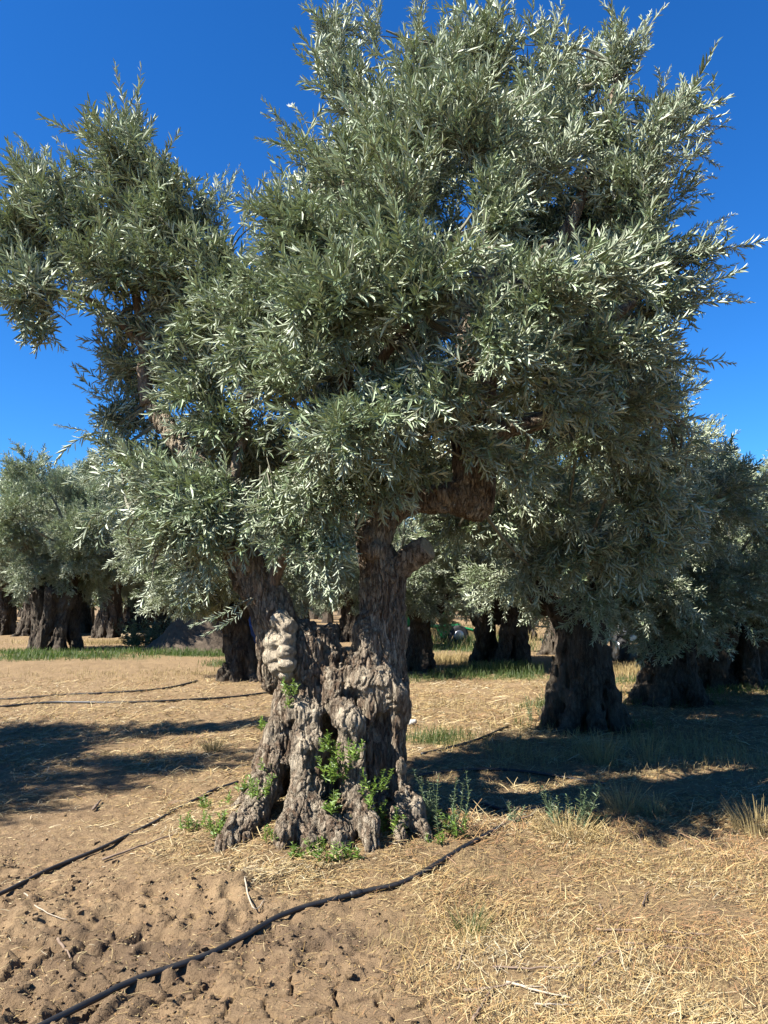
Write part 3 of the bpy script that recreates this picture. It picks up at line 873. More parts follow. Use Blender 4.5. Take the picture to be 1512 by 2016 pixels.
# (px, py, depth, radius px x, radius px y, weight)
CL = [
    # left bough
    (235, 310, 6.2, 95, 100, 1), (115, 415, 6.1, 100, 75, 1), (285, 400, 6.1, 80, 95, 1), (345, 450, 6.15, 55, 60, 1), (250, 270, 6.2, 55, 55, 0.9), (20, 450, 6.1, 75, 80, 1), (40, 560, 5.9, 95, 95, 1), (180, 520, 6.0, 110, 85, 1), (318, 550, 6.1, 85, 80, 1),
    (60, 640, 6.1, 70, 50, 0.9), (215, 610, 6.1, 80, 55, 0.8), (130, 470, 6.9, 120, 110, 0.8), (260, 490, 6.9, 90, 90, 0.8), (180, 325, 6.3, 45, 50, 0.7),
    (322, 340, 6.1, 45, 50, 1), (70, 350, 6.1, 50, 45, 0.9), (380, 420, 6.2, 40, 40, 0.9),
    # between bough and main crown
    (440, 560, 6.0, 80, 75, 1), (480, 640, 5.7, 120, 110, 1), (340, 660, 6.2, 70, 60, 0.7), (380, 740, 6.0, 90, 80, 1), (255, 730, 6.4, 45, 55, 0.7), (240, 830, 6.5, 55, 60, 0.7), (420, 840, 6.0, 85, 75, 0.7), (500, 780, 5.6, 90, 70, 0.9),
    (250, 640, 6.5, 65, 55, 0.9), (315, 730, 6.55, 60, 60, 0.8), (255, 815, 6.5, 50, 50, 0.8), (310, 900, 6.5, 65, 45, 0.9), (375, 660, 6.0, 75, 70, 1), (410, 530, 6.1, 70, 60, 1), (490, 535, 6.0, 50, 45, 0.9), (225, 720, 6.5, 35, 40, 0.8), (230, 890, 6.2, 45, 45, 0.9),
    # low left skirts
    (330, 960, 5.8, 105, 85, 1), (270, 1020, 5.8, 80, 65, 1), (430, 1000, 5.7, 105, 80, 1), (355, 1065, 5.8, 100, 55, 1), (300, 1110, 5.9, 60, 40, 0.8), (405, 1090, 5.75, 60, 40, 0.8), (520, 985, 5.5, 80, 55, 1), (240, 930, 6.0, 60, 60, 0.8), (370, 1135, 5.9, 45, 30, 0.6),
    # hanging middle
    (635, 1015, 5.4, 80, 65, 1.1), (620, 930, 5.25, 110, 80, 1.2), (640, 1090, 5.45, 42, 30, 0.9), (700, 960, 5.3, 55, 60, 0.9), (585, 1065, 5.5, 40, 30, 0.8), (560, 910, 5.5, 70, 60, 0.6),
    # front middle
    (880, 885, 5.3, 70, 35, 0.9), (960, 880, 5.4, 60, 35, 0.9), (755, 960, 5.4, 55, 45, 1), (820, 930, 5.5, 50, 28, 0.7), (1010, 930, 5.6, 60, 40, 1), (900, 760, 5.4, 110, 80, 1), (840, 840, 5.6, 80, 60, 0.9), (700, 880, 5.5, 90, 80, 1), (780, 800, 5.5, 110, 80, 1),
    (700, 840, 5.0, 130, 90, 1.1), (570, 740, 5.3, 120, 85, 1), (830, 730, 4.9, 140, 110, 1.1), (660, 600, 5.15, 140, 120, 1.1), (850, 560, 5.1, 140, 120, 1.1), (600, 460, 5.5, 110, 100, 1), (760, 430, 5.3, 130, 120, 1), (800, 880, 5.1, 80, 50, 0.8),
    (545, 575, 5.6, 80, 80, 1), (930, 420, 5.4, 90, 80, 0.9), (950, 660, 5.0, 110, 90, 1), (900, 800, 5.1, 80, 45, 0.7),
    # upper crown
    (660, 310, 5.8, 105, 105, 1), (600, 300, 6.0, 45, 60, 0.8), (700, 170, 6.0, 85, 95, 1), (790, 290, 5.7, 110, 105, 1), (840, 150, 5.9, 100, 95, 1), (930, 260, 5.7, 110, 100, 1), (960, 100, 6.1, 80, 80, 1), (1060, 180, 5.9, 100, 100, 1), (1080, 90, 6.2, 55, 55, 0.8),
    (1060, 310, 5.8, 95, 70, 0.8), (1190, 230, 6.0, 90, 95, 1), (1210, 110, 6.2, 55, 80, 0.9), (1300, 260, 6.2, 60, 70, 0.9), (1340, 220, 6.2, 30, 40, 0.7), (1240, 340, 5.9, 100, 85, 1), (1310, 390, 6.1, 65, 75, 0.9), (760, 60, 6.1, 70, 60, 0.8), (880, 50, 6.2, 60, 50, 0.8), (650, 60, 6.1, 25, 50, 0.7),
    # right flank
    (1280, 490, 6.0, 110, 90, 1), (1350, 510, 6.2, 50, 55, 0.8), (1180, 560, 5.6, 110, 85, 1), (1060, 590, 5.3, 105, 90, 1), (1290, 600, 6.1, 90, 75, 1), (1180, 690, 5.7, 115, 85, 1), (1050, 740, 5.3, 110, 75, 1), (1280, 710, 6.2, 85, 70, 0.9), (1110, 800, 5.6, 100, 60, 0.9), (1230, 800, 6.2, 100, 65, 0.9),
    (1310, 810, 6.5, 55, 50, 0.7), (1340, 890, 6.8, 60, 50, 0.7), (1160, 880, 6.2, 90, 50, 0.8), (1250, 900, 6.6, 90, 60, 0.8),
    (985, 430, 5.6, 55, 65, 1.6), (985, 370, 5.7, 45, 45, 1.6), (815, 925, 6.8, 70, 50, 1.6), (880, 930, 6.9, 60, 40, 1.6), (800, 880, 6.6, 60, 40, 1.6), (760, 640, 6.8, 60, 60, 1.6), (830, 640, 6.9, 60, 60, 1.6),
    # shaded skirt low right
    (1000, 990, 6.9, 100, 70, 1), (1120, 1000, 7.0, 110, 80, 1), (950, 1075, 7.3, 80, 55, 0.9), (1240, 985, 7.1, 110, 80, 1), (1150, 1090, 7.4, 110, 60, 1), (1050, 1120, 7.5, 90, 50, 0.9), (1260, 1080, 7.4, 90, 60, 0.9), (1340, 1010, 7.4, 70, 70, 0.9), (900, 1040, 7.0, 60, 50, 0.8),
    # rear mass
    (650, 420, 7.1, 120, 120, 0.7), (820, 300, 7.2, 170, 150, 0.7), (1020, 300, 7.2, 160, 150, 0.7), (1200, 400, 7.2, 140, 130, 0.7), (700, 620, 7.3, 170, 150, 0.7), (900, 560, 7.4, 180, 160, 0.7), (1120, 620, 7.3, 170, 140, 0.7), (520, 720, 7.2, 140, 130, 0.7), (500, 900, 7.1, 140, 110, 0.8), (640, 850, 7.2, 140, 110, 0.7),
    (584, 690, 8.0, 150, 130, 0.7), (440, 620, 7.9, 110, 90, 0.6), (720, 560, 8.0, 150, 130, 0.6), (600, 600, 8.1, 130, 110, 0.6), (690, 760, 8.0, 140, 110, 0.6),  # clumps out of view, added to shade the broad trunk behind
    (1090, 420, 7.6, 150, 130, 1), (800, 940, 7.5, 90, 60, 0.9), (800, 800, 7.3, 150, 130, 0.7), (1000, 820, 7.2, 150, 110, 0.7), (1150, 800, 7.3, 140, 110, 0.7), (1050, 960, 7.0, 110, 70, 0.7), (900, 1000, 7.6, 110, 60, 0.7), (380, 620, 7.0, 100, 100, 0.7), (700, 140, 6.9, 90, 90, 0.6), (900, 120, 7.0, 100, 90, 0.6), (1120, 160, 7.0, 100, 90, 0.6),
]
F = Foliage(21)
VOIDS = []
for (px, py, Y, r0) in ((1080, 425, 5.3, 85), (1040, 470, 5.5, 60), (560, 865, 5.3, 85), (480, 790, 5.5, 50), (640, 745, 5.0, 42), (1190, 470, 5.5, 45), (760, 515, 4.9, 38), (410, 880, 5.7, 45), (880, 640, 4.8, 36), (1180, 600, 5.3, 40),
                        (700, 380, 5.4, 38), (860, 860, 5.0, 45), (1050, 860, 5.5, 60), (150, 590, 5.8, 40), (340, 610, 5.8, 36), (560, 640, 5.2, 34)):
    VOIDS.append((at(px, py, Y), np.array([px_r(r0, Y), 0.75, px_r(r0, Y)])))
cc = at(800, 560, 6.1)
top_z = at(800, 0, 6.1)[2]
for (px, py, Y, rx, ry, wt) in CL:
    if Y < 5.75 and py < 860: Y -= 0.3
    c = at(px, py, Y); a = 0.86 * px_r(rx, Y); b = 0.86 * px_r(ry, Y); dep = 0.5 * (a + b)
    nb = seg_near(c, segs)
    mid = (c + nb) / 2 + F.r.normal(0, 0.05, 3)
    F.tube(spline([nb, mid, c], 4), np.linspace(0.020, 0.008, 9), 5)
    n = max(5, int(wt * 84 * a * b / 0.16 * (0.9 + 0.2 * F.r.random()) ** 1.0 * 0.36))
    hfac = np.clip((c[2] - 1.8) / (top_z - 1.8), 0, 1)
    for q in range(int(n * 1.18)):
        dv = nrm(F.r.normal(0, 1, 3))
        rad = F.r.random() ** 0.33 * 0.9
        p = c + dv * rad * np.array([a, dep, b])
        out = nrm(c - cc + 1e-6)
        d = dv * 0.75 + out * 0.45 + np.array([0, -0.12, -0.18 + 1.1 * hfac]) + F.r.normal(0, 0.28, 3)
        s_ = F.r.uniform(0.95, 1.32) * (0.85 if min(a, b) < 0.25 else 1)
        d = nrm(d)
        if wt < 1.5 and noise3((p * np.array([2.1, 1.6, 2.4]))[None], 19)[0] > 0.14 or wt < 1.5 and any((((p - vc) / vr) ** 2).sum() < 1 for vc, vr in VOIDS):
            continue                     # sprays left out to shape dark shaded pockets in the crown
        p = p - d * 0.36 * s_
        F.put(SPRAYS[F.r.integers(len(SPRAYS))], p, d, s_)
        if hfac > 0.3 and F.r.random() < 0.12 + 0.3 * hfac:
            F.put(WHIPS[F.r.integers(len(WHIPS))], p + d * 0.22 * s_, d + np.array([0, 0, 0.5 * hfac]) + F.r.normal(0, 0.15, 3), F.r.uniform(0.8, 1.25))
        if F.r.random() < 0.3:
            F.tube(np.array([c + (p - c) * 0.1, (p + c) / 2 + F.r.normal(0, 0.03, 3), p]), np.array([0.007, 0.005, 0.0035]), 3)
# long shoots on the outline: base px, tip px, depth
WH = [((650, 90), (618, 8), 6.0), ((660, 130), (640, 40), 6.0), ((600, 240), (572, 172), 6.0), ((580, 300), (515, 262), 6.0), ((600, 280), (522, 215), 6.0), ((240, 280), (248, 195), 6.2), ((270, 270), (295, 195), 6.2), ((180, 290), (150, 225), 6.2), ((200, 260), (172, 200), 6.2),
      ((150, 330), (118, 262), 6.1), ((60, 360), (22, 290), 6.1), ((90, 360), (70, 265), 6.1), ((410, 430), (436, 325), 6.3), ((420, 420), (468, 335), 6.3), ((480, 440), (500, 350), 6.2), ((520, 430), (540, 370), 6.2),
      ((740, 70), (745, -20), 6.1), ((830, 60), (815, -25), 6.1), ((900, 60), (905, -20), 6.2), ((980, 70), (960, -10), 6.2), ((1010, 80), (1015, 0), 6.2), ((1060, 90), (1050, 30), 6.2), ((1090, 90), (1100, 10), 6.2), ((1140, 120), (1150, 50), 6.2), ((1200, 90), (1195, 15), 6.2), ((1230, 90), (1225, -10), 6.2), ((1260, 100), (1275, 10), 6.2),
      ((1290, 220), (1332, 130), 6.2), ((1310, 250), (1372, 160), 6.2), ((1340, 260), (1436, 228), 6.2), ((1340, 290), (1432, 262), 6.2), ((1350, 360), (1418, 325), 6.1), ((1370, 450), (1442, 425), 6.1), ((1380, 500), (1508, 478), 6.1), ((1360, 590), (1470, 560), 6.2), ((1350, 560), (1440, 520), 6.2), ((1320, 720), (1392, 722), 6.3), ((1310, 780), (1382, 760), 6.4),
      ((1340, 890), (1446, 880), 6.7), ((1350, 920), (1410, 930), 6.7), ((220, 850), (70, 845), 6.4), ((240, 800), (112, 755), 6.4), ((230, 870), (150, 890), 6.3), ((210, 700), (182, 690), 6.3), ((270, 900), (190, 880), 6.1), ((260, 1080), (215, 1100), 5.9), ((300, 1140), (285, 1170), 5.9), ((640, 1110), (645, 1190), 5.3), ((620, 1100), (605, 1160), 5.3), ((660, 1090), (672, 1150), 5.3),
      ((890, 840), (966, 838), 4.7), ((960, 800), (1052, 862), 4.8), ((1000, 430), (1075, 370), 5.2), ((1010, 480), (1095, 470), 5.2), ((470, 1190), (392, 1235), 5.6), ((480, 1200), (420, 1250), 5.6)]
for (b_, t_, Y) in WH:
    p, q = at(*b_, Y), at(*t_, Y)
    l = np.linalg.norm(q - p)
    sn = seg_near(p, segs); F.tube(spline([sn, (sn + p) / 2 + F.r.normal(0, 0.04, 3), p], 4), np.linspace(0.012, 0.0045, 9), 4)
    n = max(1, int(round(l / 0.42))); pr = WHIPS[F.r.integers(len(WHIPS))]
    F.put(pr, p, q - p, min(1.1, max(0.6, l / 0.5)))
    if l > 0.4:
        F.put(WHIPS[F.r.integers(len(WHIPS))], p + (q - p) * 0.3, (q - p) + F.r.normal(0, 0.15 * l, 3), 0.62)
        F.put(SPRAYS[F.r.integers(len(SPRAYS))], p - (q - p) * 0.3, (q - p) + F.r.normal(0, 0.1 * l, 3), 0.7)
me = F.mesh('crown', M['leaf'], M['twig_live'])
me.transform(__import__('mathutils').Matrix.Translation(-Vector(OFF)))
tag(link('crown', me, TREE), 'dense silvery green foliage')
print('main leaves', sum(len(x) for x in F.LA))

# ------------------------------------------------------------------ grove trees
def grove_trunk(seed, vox, forks, lean=(0, 0), base_r=0.55, waist=0.33, h=1.35, n=9, multi=False):
    r_ = np.random.default_rng(seed)
    f = Field((-1.6, -1.6, -0.15), (1.6, 1.6, 3.3), vox)
    for q in range(n):
        a0 = q * 6.283 / n + r_.normal(0, 0.2)
        P, rr = [], []
        zs = np.linspace(-0.1, h, 7)
        for z in zs:
            t = (z + 0.1) / (h + 0.1)
            rad = 0.30 + 0.34 * (1 - t) ** 2 + 0.22 * t * t if multi else waist * 0.62 + (base_r - waist * 0.45) * (1 - t) ** 2.4 * r_.uniform(0.85, 1.15)
            a = a0 + 0.5 * t
            P.append([rad * math.cos(a) + lean[0] * t, rad * math.sin(a) + lean[1] * t, z]); rr.append((0.11 + 0.05 * t) * r_.uniform(0.8, 1.25) * (waist / 0.33))
        f.chain(np.array(P), rr, 0.04)
    if multi: f.cap((0, 0, -0.1), (0, 0, 0.35), 0.38, 0.2, 0.08)
    else: f.cap((0, 0, 0), (lean[0], lean[1], h), base_r * 0.6, waist * 0.8, 0.08)
    sg = []
    for (az, out, z, r0) in forks:
        b = np.array([lean[0], lean[1], h - 0.15])
        t = np.array([lean[0] + out * math.cos(az), lean[1] + out * math.sin(az), z])
        m_ = (b + t) / 2 + np.array([0.12 * math.cos(az), 0.12 * math.sin(az), -0.05])
        P = spline([b, m_, t], 4); f.chain(P, np.linspace(r0, r0 * 0.55, len(P)), 0.05)
        sg += [(P[q], P[q + 1]) for q in range(len(P) - 1)]
    f.roughen(bark_rough(0.04, 0.05, 0.02, seed + 50), 0.12)
    V, Q = f.mesh()
    return mk_mesh('trunk', V, Q, [M['bark_far_shaded']], smooth=True, attrs={'pale': np.clip(noise3(V * 5, seed) * 1.5, 0, 0.6)}), sg

def grove_crown(seed, sg, cz=3.7, rx=1.9, rz=1.75, nb=44, per=17, ssc=1.25, zmin=1.75, lean=(0, 0), leafm='leaf_far'):
    f = Foliage(seed); r_ = f.r
    c0 = np.array([lean[0], lean[1], cz])
    for q in range(nb):
        dv = nrm(r_.normal(0, 1, 3))
        rad = r_.uniform(0.45, 1.0) if q > nb * 0.3 else r_.uniform(0.85, 1.08)
        if q % 4 == 0: dv[2] = -abs(dv[2]) * 0.8 - 0.2
        c = c0 + dv * rad * np.array([rx, rx, rz])
        c[2] = max(c[2], zmin + r_.random() * 0.3)
        a = r_.uniform(0.38, 0.62)
        nbp = seg_near(c, sg)
        f.tube(spline([nbp, (nbp + c) / 2 + r_.normal(0, 0.1, 3), c], 3), np.linspace(0.045, 0.012, 7), 5)
        hf = np.clip((c[2] - 1.8) / 3.5, 0, 1)
        for k in range(per):
            d2 = nrm(r_.normal(0, 1, 3)); p = c + d2 * a * r_.random() ** 0.5 * 0.85
            d = nrm(d2 * 0.7 + nrm(c - c0) * 0.5 + np.array([0, 0, -0.3 + 1.3 * hf]) + r_.normal(0, 0.25, 3))
            s_ = r_.uniform(0.8, 1.2) * ssc
            f.put(SPRAYS[r_.integers(len(SPRAYS))], p - d * 0.2 * s_, d, s_)
    return f.mesh('crown', M[leafm], M['twig_live'])

fk1 = [(0.4, 0.75, 2.6, 0.20), (2.5, 0.8, 2.7, 0.19), (4.4, 0.7, 2.5, 0.17)]
fk2 = [(1.2, 0.7, 2.8, 0.20), (3.6, 0.9, 2.5, 0.18), (5.4, 0.6, 2.7, 0.15)]
fk3 = [(0.0, 0.7, 2.6, 0.19), (1.9, 0.6, 2.6, 0.16), (3.4, 0.9, 2.7, 0.2)]
VAR = []
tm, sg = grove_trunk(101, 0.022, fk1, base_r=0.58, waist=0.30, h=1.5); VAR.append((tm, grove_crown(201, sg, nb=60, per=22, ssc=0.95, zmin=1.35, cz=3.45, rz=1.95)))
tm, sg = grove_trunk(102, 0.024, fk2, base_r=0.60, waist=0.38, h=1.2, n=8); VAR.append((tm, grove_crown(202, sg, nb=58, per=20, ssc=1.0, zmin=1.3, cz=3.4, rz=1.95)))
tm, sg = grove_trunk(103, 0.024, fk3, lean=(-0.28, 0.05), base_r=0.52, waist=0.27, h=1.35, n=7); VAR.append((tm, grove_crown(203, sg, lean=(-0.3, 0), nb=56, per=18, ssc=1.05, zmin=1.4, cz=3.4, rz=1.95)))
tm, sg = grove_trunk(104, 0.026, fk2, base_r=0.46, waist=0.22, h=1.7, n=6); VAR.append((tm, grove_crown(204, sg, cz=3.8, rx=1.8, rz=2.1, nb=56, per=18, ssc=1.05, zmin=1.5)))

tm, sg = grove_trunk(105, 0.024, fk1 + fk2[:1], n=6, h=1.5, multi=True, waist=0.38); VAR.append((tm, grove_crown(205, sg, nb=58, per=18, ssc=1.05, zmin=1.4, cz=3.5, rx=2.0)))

def tree(px, py, var, label, rz=0.0, s=1.0, sz=1.0, xy=None):
    if xy is None:
        g = gpt(px, py)
    else:
        g = np.array(xy)
    t = thing('olive_tree', label, 'tree', (g[0], g[1], Hs(g[0], g[1]) - 0.03), 'olive trees of the grove', rz)
    t.scale = (s, s, s * sz)
    tm_, cm_ = VAR[var]
    link('trunk', tm_, t); link('crown', cm_, t)
    return t
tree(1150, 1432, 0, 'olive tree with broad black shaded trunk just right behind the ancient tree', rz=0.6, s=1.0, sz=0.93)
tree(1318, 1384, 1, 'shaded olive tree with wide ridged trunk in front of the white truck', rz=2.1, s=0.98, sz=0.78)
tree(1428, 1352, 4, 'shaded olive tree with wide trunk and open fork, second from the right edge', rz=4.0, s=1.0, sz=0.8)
tree(1508, 1336, 3, 'olive tree at the right edge with thin leaning stems', rz=1.0, s=0.95, sz=0.86)
tree(985, 1312, 4, 'olive tree with sunlit grey trunk beside the yellow grass field', rz=0.3, s=1.15, sz=0.85)
tree(828, 1322, 3, 'olive tree with dark slender trunk just right behind the ancient trunk', rz=2.6, s=0.95, sz=0.85)
tree(483, 1337, 2, 'olive tree with brown trunk leaning left, seen under the left limb of the ancient tree', rz=0.0, s=1.08, sz=0.95)
tree(692, 1258, 1, 'small distant olive tree seen through the gap between the two stems', rz=0.9, s=1.2, sz=1.0)
tree(108, 1284, 4, 'olive tree with cluster of pale lumpy trunks standing in grass at left', rz=5.2, s=1.25, sz=1.02)
tree(216, 1258, 0, 'olive tree with dark trunk behind the grass strip, tall rounded crown', rz=3.3, s=1.35, sz=1.12)
tree(8, 1250, 3, 'dark olive tree at the left edge behind the pale lumpy trunks', rz=1.9, s=1.4, sz=1.1)
tree(268, 1243, 1, 'far dark olive tree just left of the dirt mound', rz=2.9, s=1.3, sz=1.0)
tree(1100, 1290, 2, 'olive tree filling the gap behind the broad black trunk', rz=4.4, s=1.15, sz=0.9)
tree(1180, 1258, 1, 'far olive tree between the broad black trunk and the white truck', rz=0.2, s=1.15, sz=0.95)
tree(390, 1262, 0, 'far olive tree rising behind the dirt mound', rz=1.2, s=1.2, sz=1.0)
tree(590, 1280, 3, 'far olive tree hidden behind the ancient trunk', rz=5.5, s=1.2, sz=0.95)
tree(62, 1254, 0, 'far olive tree between the dark left edge tree and the pale lumpy trunks', rz=0.5, s=1.3, sz=1.05)
tree(160, 1247, 3, 'far slender olive tree behind the pale lumpy trunks', rz=4.1, s=1.4, sz=1.1)
tree(330, 1249, 1, 'far olive tree right behind the low green bush', rz=2.2, s=1.3, sz=1.0)
tree(445, 1250, 0, 'far olive tree behind the right flank of the dirt mound', rz=3.7, s=1.25, sz=1.0)
tree(765, 1255, 0, 'far olive tree behind the right stem of the ancient tree', rz=2.5, s=1.25, sz=1.0)
tree(1030, 1262, 3, 'far olive tree right of the sunlit grey trunk', rz=1.5, s=1.25, sz=1.0)
tree(1390, 1262, 0, 'far olive tree between the two shaded wide trunks at right', rz=5.0, s=1.2, sz=0.95)
tree(1480, 1268, 1, 'far sunlit olive tree behind the right edge tree', rz=0.7, s=1.2, sz=0.95)
# trees beyond the left edge whose shadows cross the ground
tree(0, 0, 1, 'olive tree beyond the left edge that shades the ground at left', rz=1.0, s=1.15, sz=1.05, xy=(-7.9, 6.2))

# far rows read as one mass of foliage
def far_grove():
    r_ = np.random.default_rng(77)
    LB, S, TV = [], [], MB()
    for k in range(380):
        y = r_.uniform(52, 120); x = r_.uniform(-1.1, 1.1) * y
        pxx = 756 + x / y * FPX
        if 850 < pxx < 945 and y < 80: continue
        h = r_.uniform(4.6, 6.2); rr = r_.uniform(2.2, 3.0)
        n = 900
        dv = nrm(r_.normal(0, 1, (n, 3))); lump = 0.75 + 0.5 * noise3(dv * 2.3 + k * 7.1, k)[:, None]
        p = np.array([x, y, h * 0.56]) + dv * (r_.random((n, 1)) ** 0.35) * np.array([rr, rr, h * 0.46]) * lump
        LB.append(p)
        TV.tube([[x, y, -0.2], [x + 0.1, y, 1.0], [x, y, 2.6]], [0.6, 0.4, 0.35], 7)
    P = np.concatenate(LB); n = len(P)
    d = nrm(r_.normal(0, 1, (n, 3)) + np.array([0, 0, 0.7])); nn = r_.normal(0, 1, (n, 3))
    L = r_.uniform(0.3, 0.6, n)
    V = leaves(P, d, nn, L, L * 0.32).reshape(-1, 3)
    b = np.arange(n)[:, None] * 6
    LQ = np.concatenate([b + np.array([0, 1, 2, 3]), b + np.array([0, 3, 4, 5])])
    tv = np.concatenate(TV.V); tq = np.concatenate(TV.Q) + len(V)
    me = mk_mesh('distant_grove', np.concatenate([V, tv]), np.concatenate([LQ, tq]), [M['leaf_far'], M['bark_far_shaded']], np.r_[np.zeros(len(LQ), int), np.ones(len(tq), int)],
                 attrs={'var': np.r_[np.repeat(r_.random(n), 6), np.zeros(len(tv))], 'pale': np.zeros(len(V) + len(tv))})
    tag(link('distant_grove', me), 'far rows of grey green olive trees closing the view', 'grove', kind='stuff')
far_grove()

# ------------------------------------------------------------------ hoses
def on_ground(pts, dz=0.0, m=10):
    g = np.array([gnd(*p)[:2] for p in pts]); g = spline(np.c_[g, np.zeros(len(g))], m)[:, :2]
    return np.c_[g, H(g[:, 0], g[:, 1]) + dz]
def smooth1(z, k=9):
    zp = np.r_[np.full(k, z[0]), z, np.full(k, z[-1])]
    ker = np.ones(2 * k + 1) / (2 * k + 1)
    return np.convolve(zp, ker, 'valid')
def hose(pts, r, label, mat, joint=None, group=None, m=10):
    P = on_ground(pts, 0, m); P[:, 2] = np.maximum(smooth1(P[:, 2], 10), P[:, 2] - r * 0.7) + r * 0.9; P[:, 2] = smooth1(P[:, 2], 3)
    t = thing('irrigation_hose', label, 'hose', P[len(P) // 2], group)
    mb = MB(); mb.tube(P - P[len(P) // 2], r, 10); mb.build('pipe', mat, t)
    for f in joint or ():
        i = int(f * (len(P) - 3)); mb = MB(); a, b = P[i] - P[len(P) // 2], P[i + 1] - P[len(P) // 2]; d = nrm(b - a)
        mb.tube([a - d * 0.035, a - d * 0.033, a - d * 0.008, a, a + d * 0.008, a + d * 0.033, a + d * 0.035], [r * 1.05, r * 1.32, r * 1.32, r * 1.16, r * 1.32, r * 1.32, r * 1.05], 12); mb.build('coupling', M['hose'], t)
    return t
GH = 'black irrigation hoses on the ground'
hose([(-60, 2090), (95, 2016), (250, 1945), (390, 1892), (480, 1845), (570, 1806), (700, 1766), (800, 1736), (880, 1696), (940, 1656), (985, 1632)], 0.0138, 'black hose curving across the foreground from bottom left to the dry grass', M['hose'], (0.62,), GH)
hose([(-60, 1782), (0, 1756), (100, 1714), (200, 1676), (290, 1628), (380, 1582), (425, 1558), (468, 1542)], 0.012, 'black hose running from the left edge up to the foot of the ancient trunk', M['hose'], (0.85,), GH)
hose([(-80, 1396), (0, 1393), (100, 1387), (250, 1384), (400, 1379), (470, 1372), (535, 1364)], 0.019, 'long thin black hose across the soil left of the ancient trunk', M['hose'], None, GH)
hose([(-60, 1382), (60, 1376), (130, 1370), (200, 1366), (290, 1361), (340, 1353), (388, 1342)], 0.018, 'short half-buried hose ending near the leaning brown trunk', M['hose_dusty'], None, GH)
hose([(830, 1488), (880, 1476), (945, 1458), (1000, 1432)], 0.015, 'black hose in shade leading to the broad black trunk', M['hose'], None, GH)
hose([(815, 1532), (880, 1521), (960, 1519), (1040, 1524), (1110, 1533), (1190, 1548)], 0.015, 'black hose lying in shade behind the right root of the ancient tree', M['hose'], None, GH)
hose([(895, 1572), (950, 1588), (1010, 1596), (1080, 1590)], 0.014, 'black hose in shade behind the tall green weeds right of the trunk', M['hose'], None, GH)

# ------------------------------------------------------------------ straw, clods, grass
def blades(P, D, L, W, curve, r_, roll=0.5):
    """flat curved stalks, 3 cross sections -> verts (n,6,3)"""
    D = nrm(D); up = np.array([0, 0, 1.0]) + r_.normal(0, roll, P.shape)
    S = nrm(np.cross(D, up)); L = L[:, None]; W = W[:, None]
    m_ = P + D * L * 0.5 + curve; e = P + D * L
    return np.stack([P - S * W, P + S * W, m_ - S * W, m_ + S * W, e - S * W * 0.5, e + S * W * 0.5], 1).reshape(-1, 3)
def blade_quads(n):
    b = np.arange(n)[:, None] * 6
    return np.concatenate([b + np.array([0, 1, 3, 2]), b + np.array([2, 3, 5, 4])])

def straw_layer():
    r_ = np.random.default_rng(5)
    n = 950000
    dcam = r_.random(n)
    y = 2.1 * (17 / 2.1) ** (dcam ** 0.8)
    x = r_.uniform(-0.58, 0.58, n) * (y + 0.5)
    st, dug, flat, damp = zones(x, y)
    dens = np.clip(st ** 1.4 * (0.25 + 1.7 * np.clip(fbm2(x * 2.3, y * 2.3, 3, 61) + 0.35, 0, 1)), 0.09, 1)
    dens = np.where((x < -0.3) & (y > 5.6), dens * 0.75, dens)
    keep = r_.random(n) < dens * 0.66
    x, y = x[keep], y[keep]; n = len(x)
    z = H(x, y)
    gr = np.clip(y / 5.0, 0.8, 2.2)
    L = np.where(r_.random(n) < 0.5, r_.uniform(0.012, 0.035, n), r_.gamma(2.2, 0.026, n)).clip(0.012, 0.24) * gr ** 0.6 * np.where(zones(x, y)[0] < 0.25, 0.55, 1.0)
    flow = fbm2(x * 0.8, y * 0.8, 2, 71) * 3.5
    a = np.where(r_.random(n) < 0.5, r_.uniform(0, 6.283, n), r_.normal(0, 0.8, n) + flow)
    st2 = zones(x, y)[0]
    tilt = np.abs(r_.normal(0.0, 0.16, n)) * (1 + 1.2 * st2)
    D = np.c_[np.cos(a), np.sin(a), tilt]
    W = r_.uniform(0.0008, 0.0021, n) * gr
    P = np.c_[x, y, z + 0.003 + r_.exponential(0.008, n) * st2] - nrm(D) * (L * 0.5)[:, None] * np.array([1, 1, 0])
    cv = r_.normal(0, 0.06, (n, 3)) * L[:, None]; cv[:, 2] = np.abs(cv[:, 2]) * 0.7
    V = blades(P, D, L, W, cv, r_)
    red = 1.1 * (blob(x, y, 900, 1660, 0.5, 0.5) + blob(x, y, 1440, 1800, 0.55, 0.35) + blob(x, y, 1080, 1715, 0.45, 0.3) * 0.8 + blob(x, y, 1480, 1660, 0.5, 0.3) + 0.6 * blob(x, y, 860, 1340, 1.0, 0.6))
    gry = 0.9 * blob(x, y, 1330, 1760, 0.45, 0.3) + 0.6 * blob(x, y, 480, 1720, 0.6, 0.3)
    var = np.clip(r_.beta(1.6, 1.7, n) + 0.45 * fbm2(x * 1.6, y * 1.6, 3, 81) + gry * 0.5 * r_.random(n), 0, 1)
    var = np.where(r_.random(n) < np.clip(red * 0.62, 0, 0.7), r_.uniform(0.02, 0.3, n), var)
    me = mk_mesh('straw', V, blade_quads(n), [M['straw']], attrs={'var': np.repeat(var, 6)})
    tag(link('straw', me), 'loose yellow straw and dead grass stalks littering the soil', 'straw', kind='stuff')
    print('straw', n)
straw_layer()

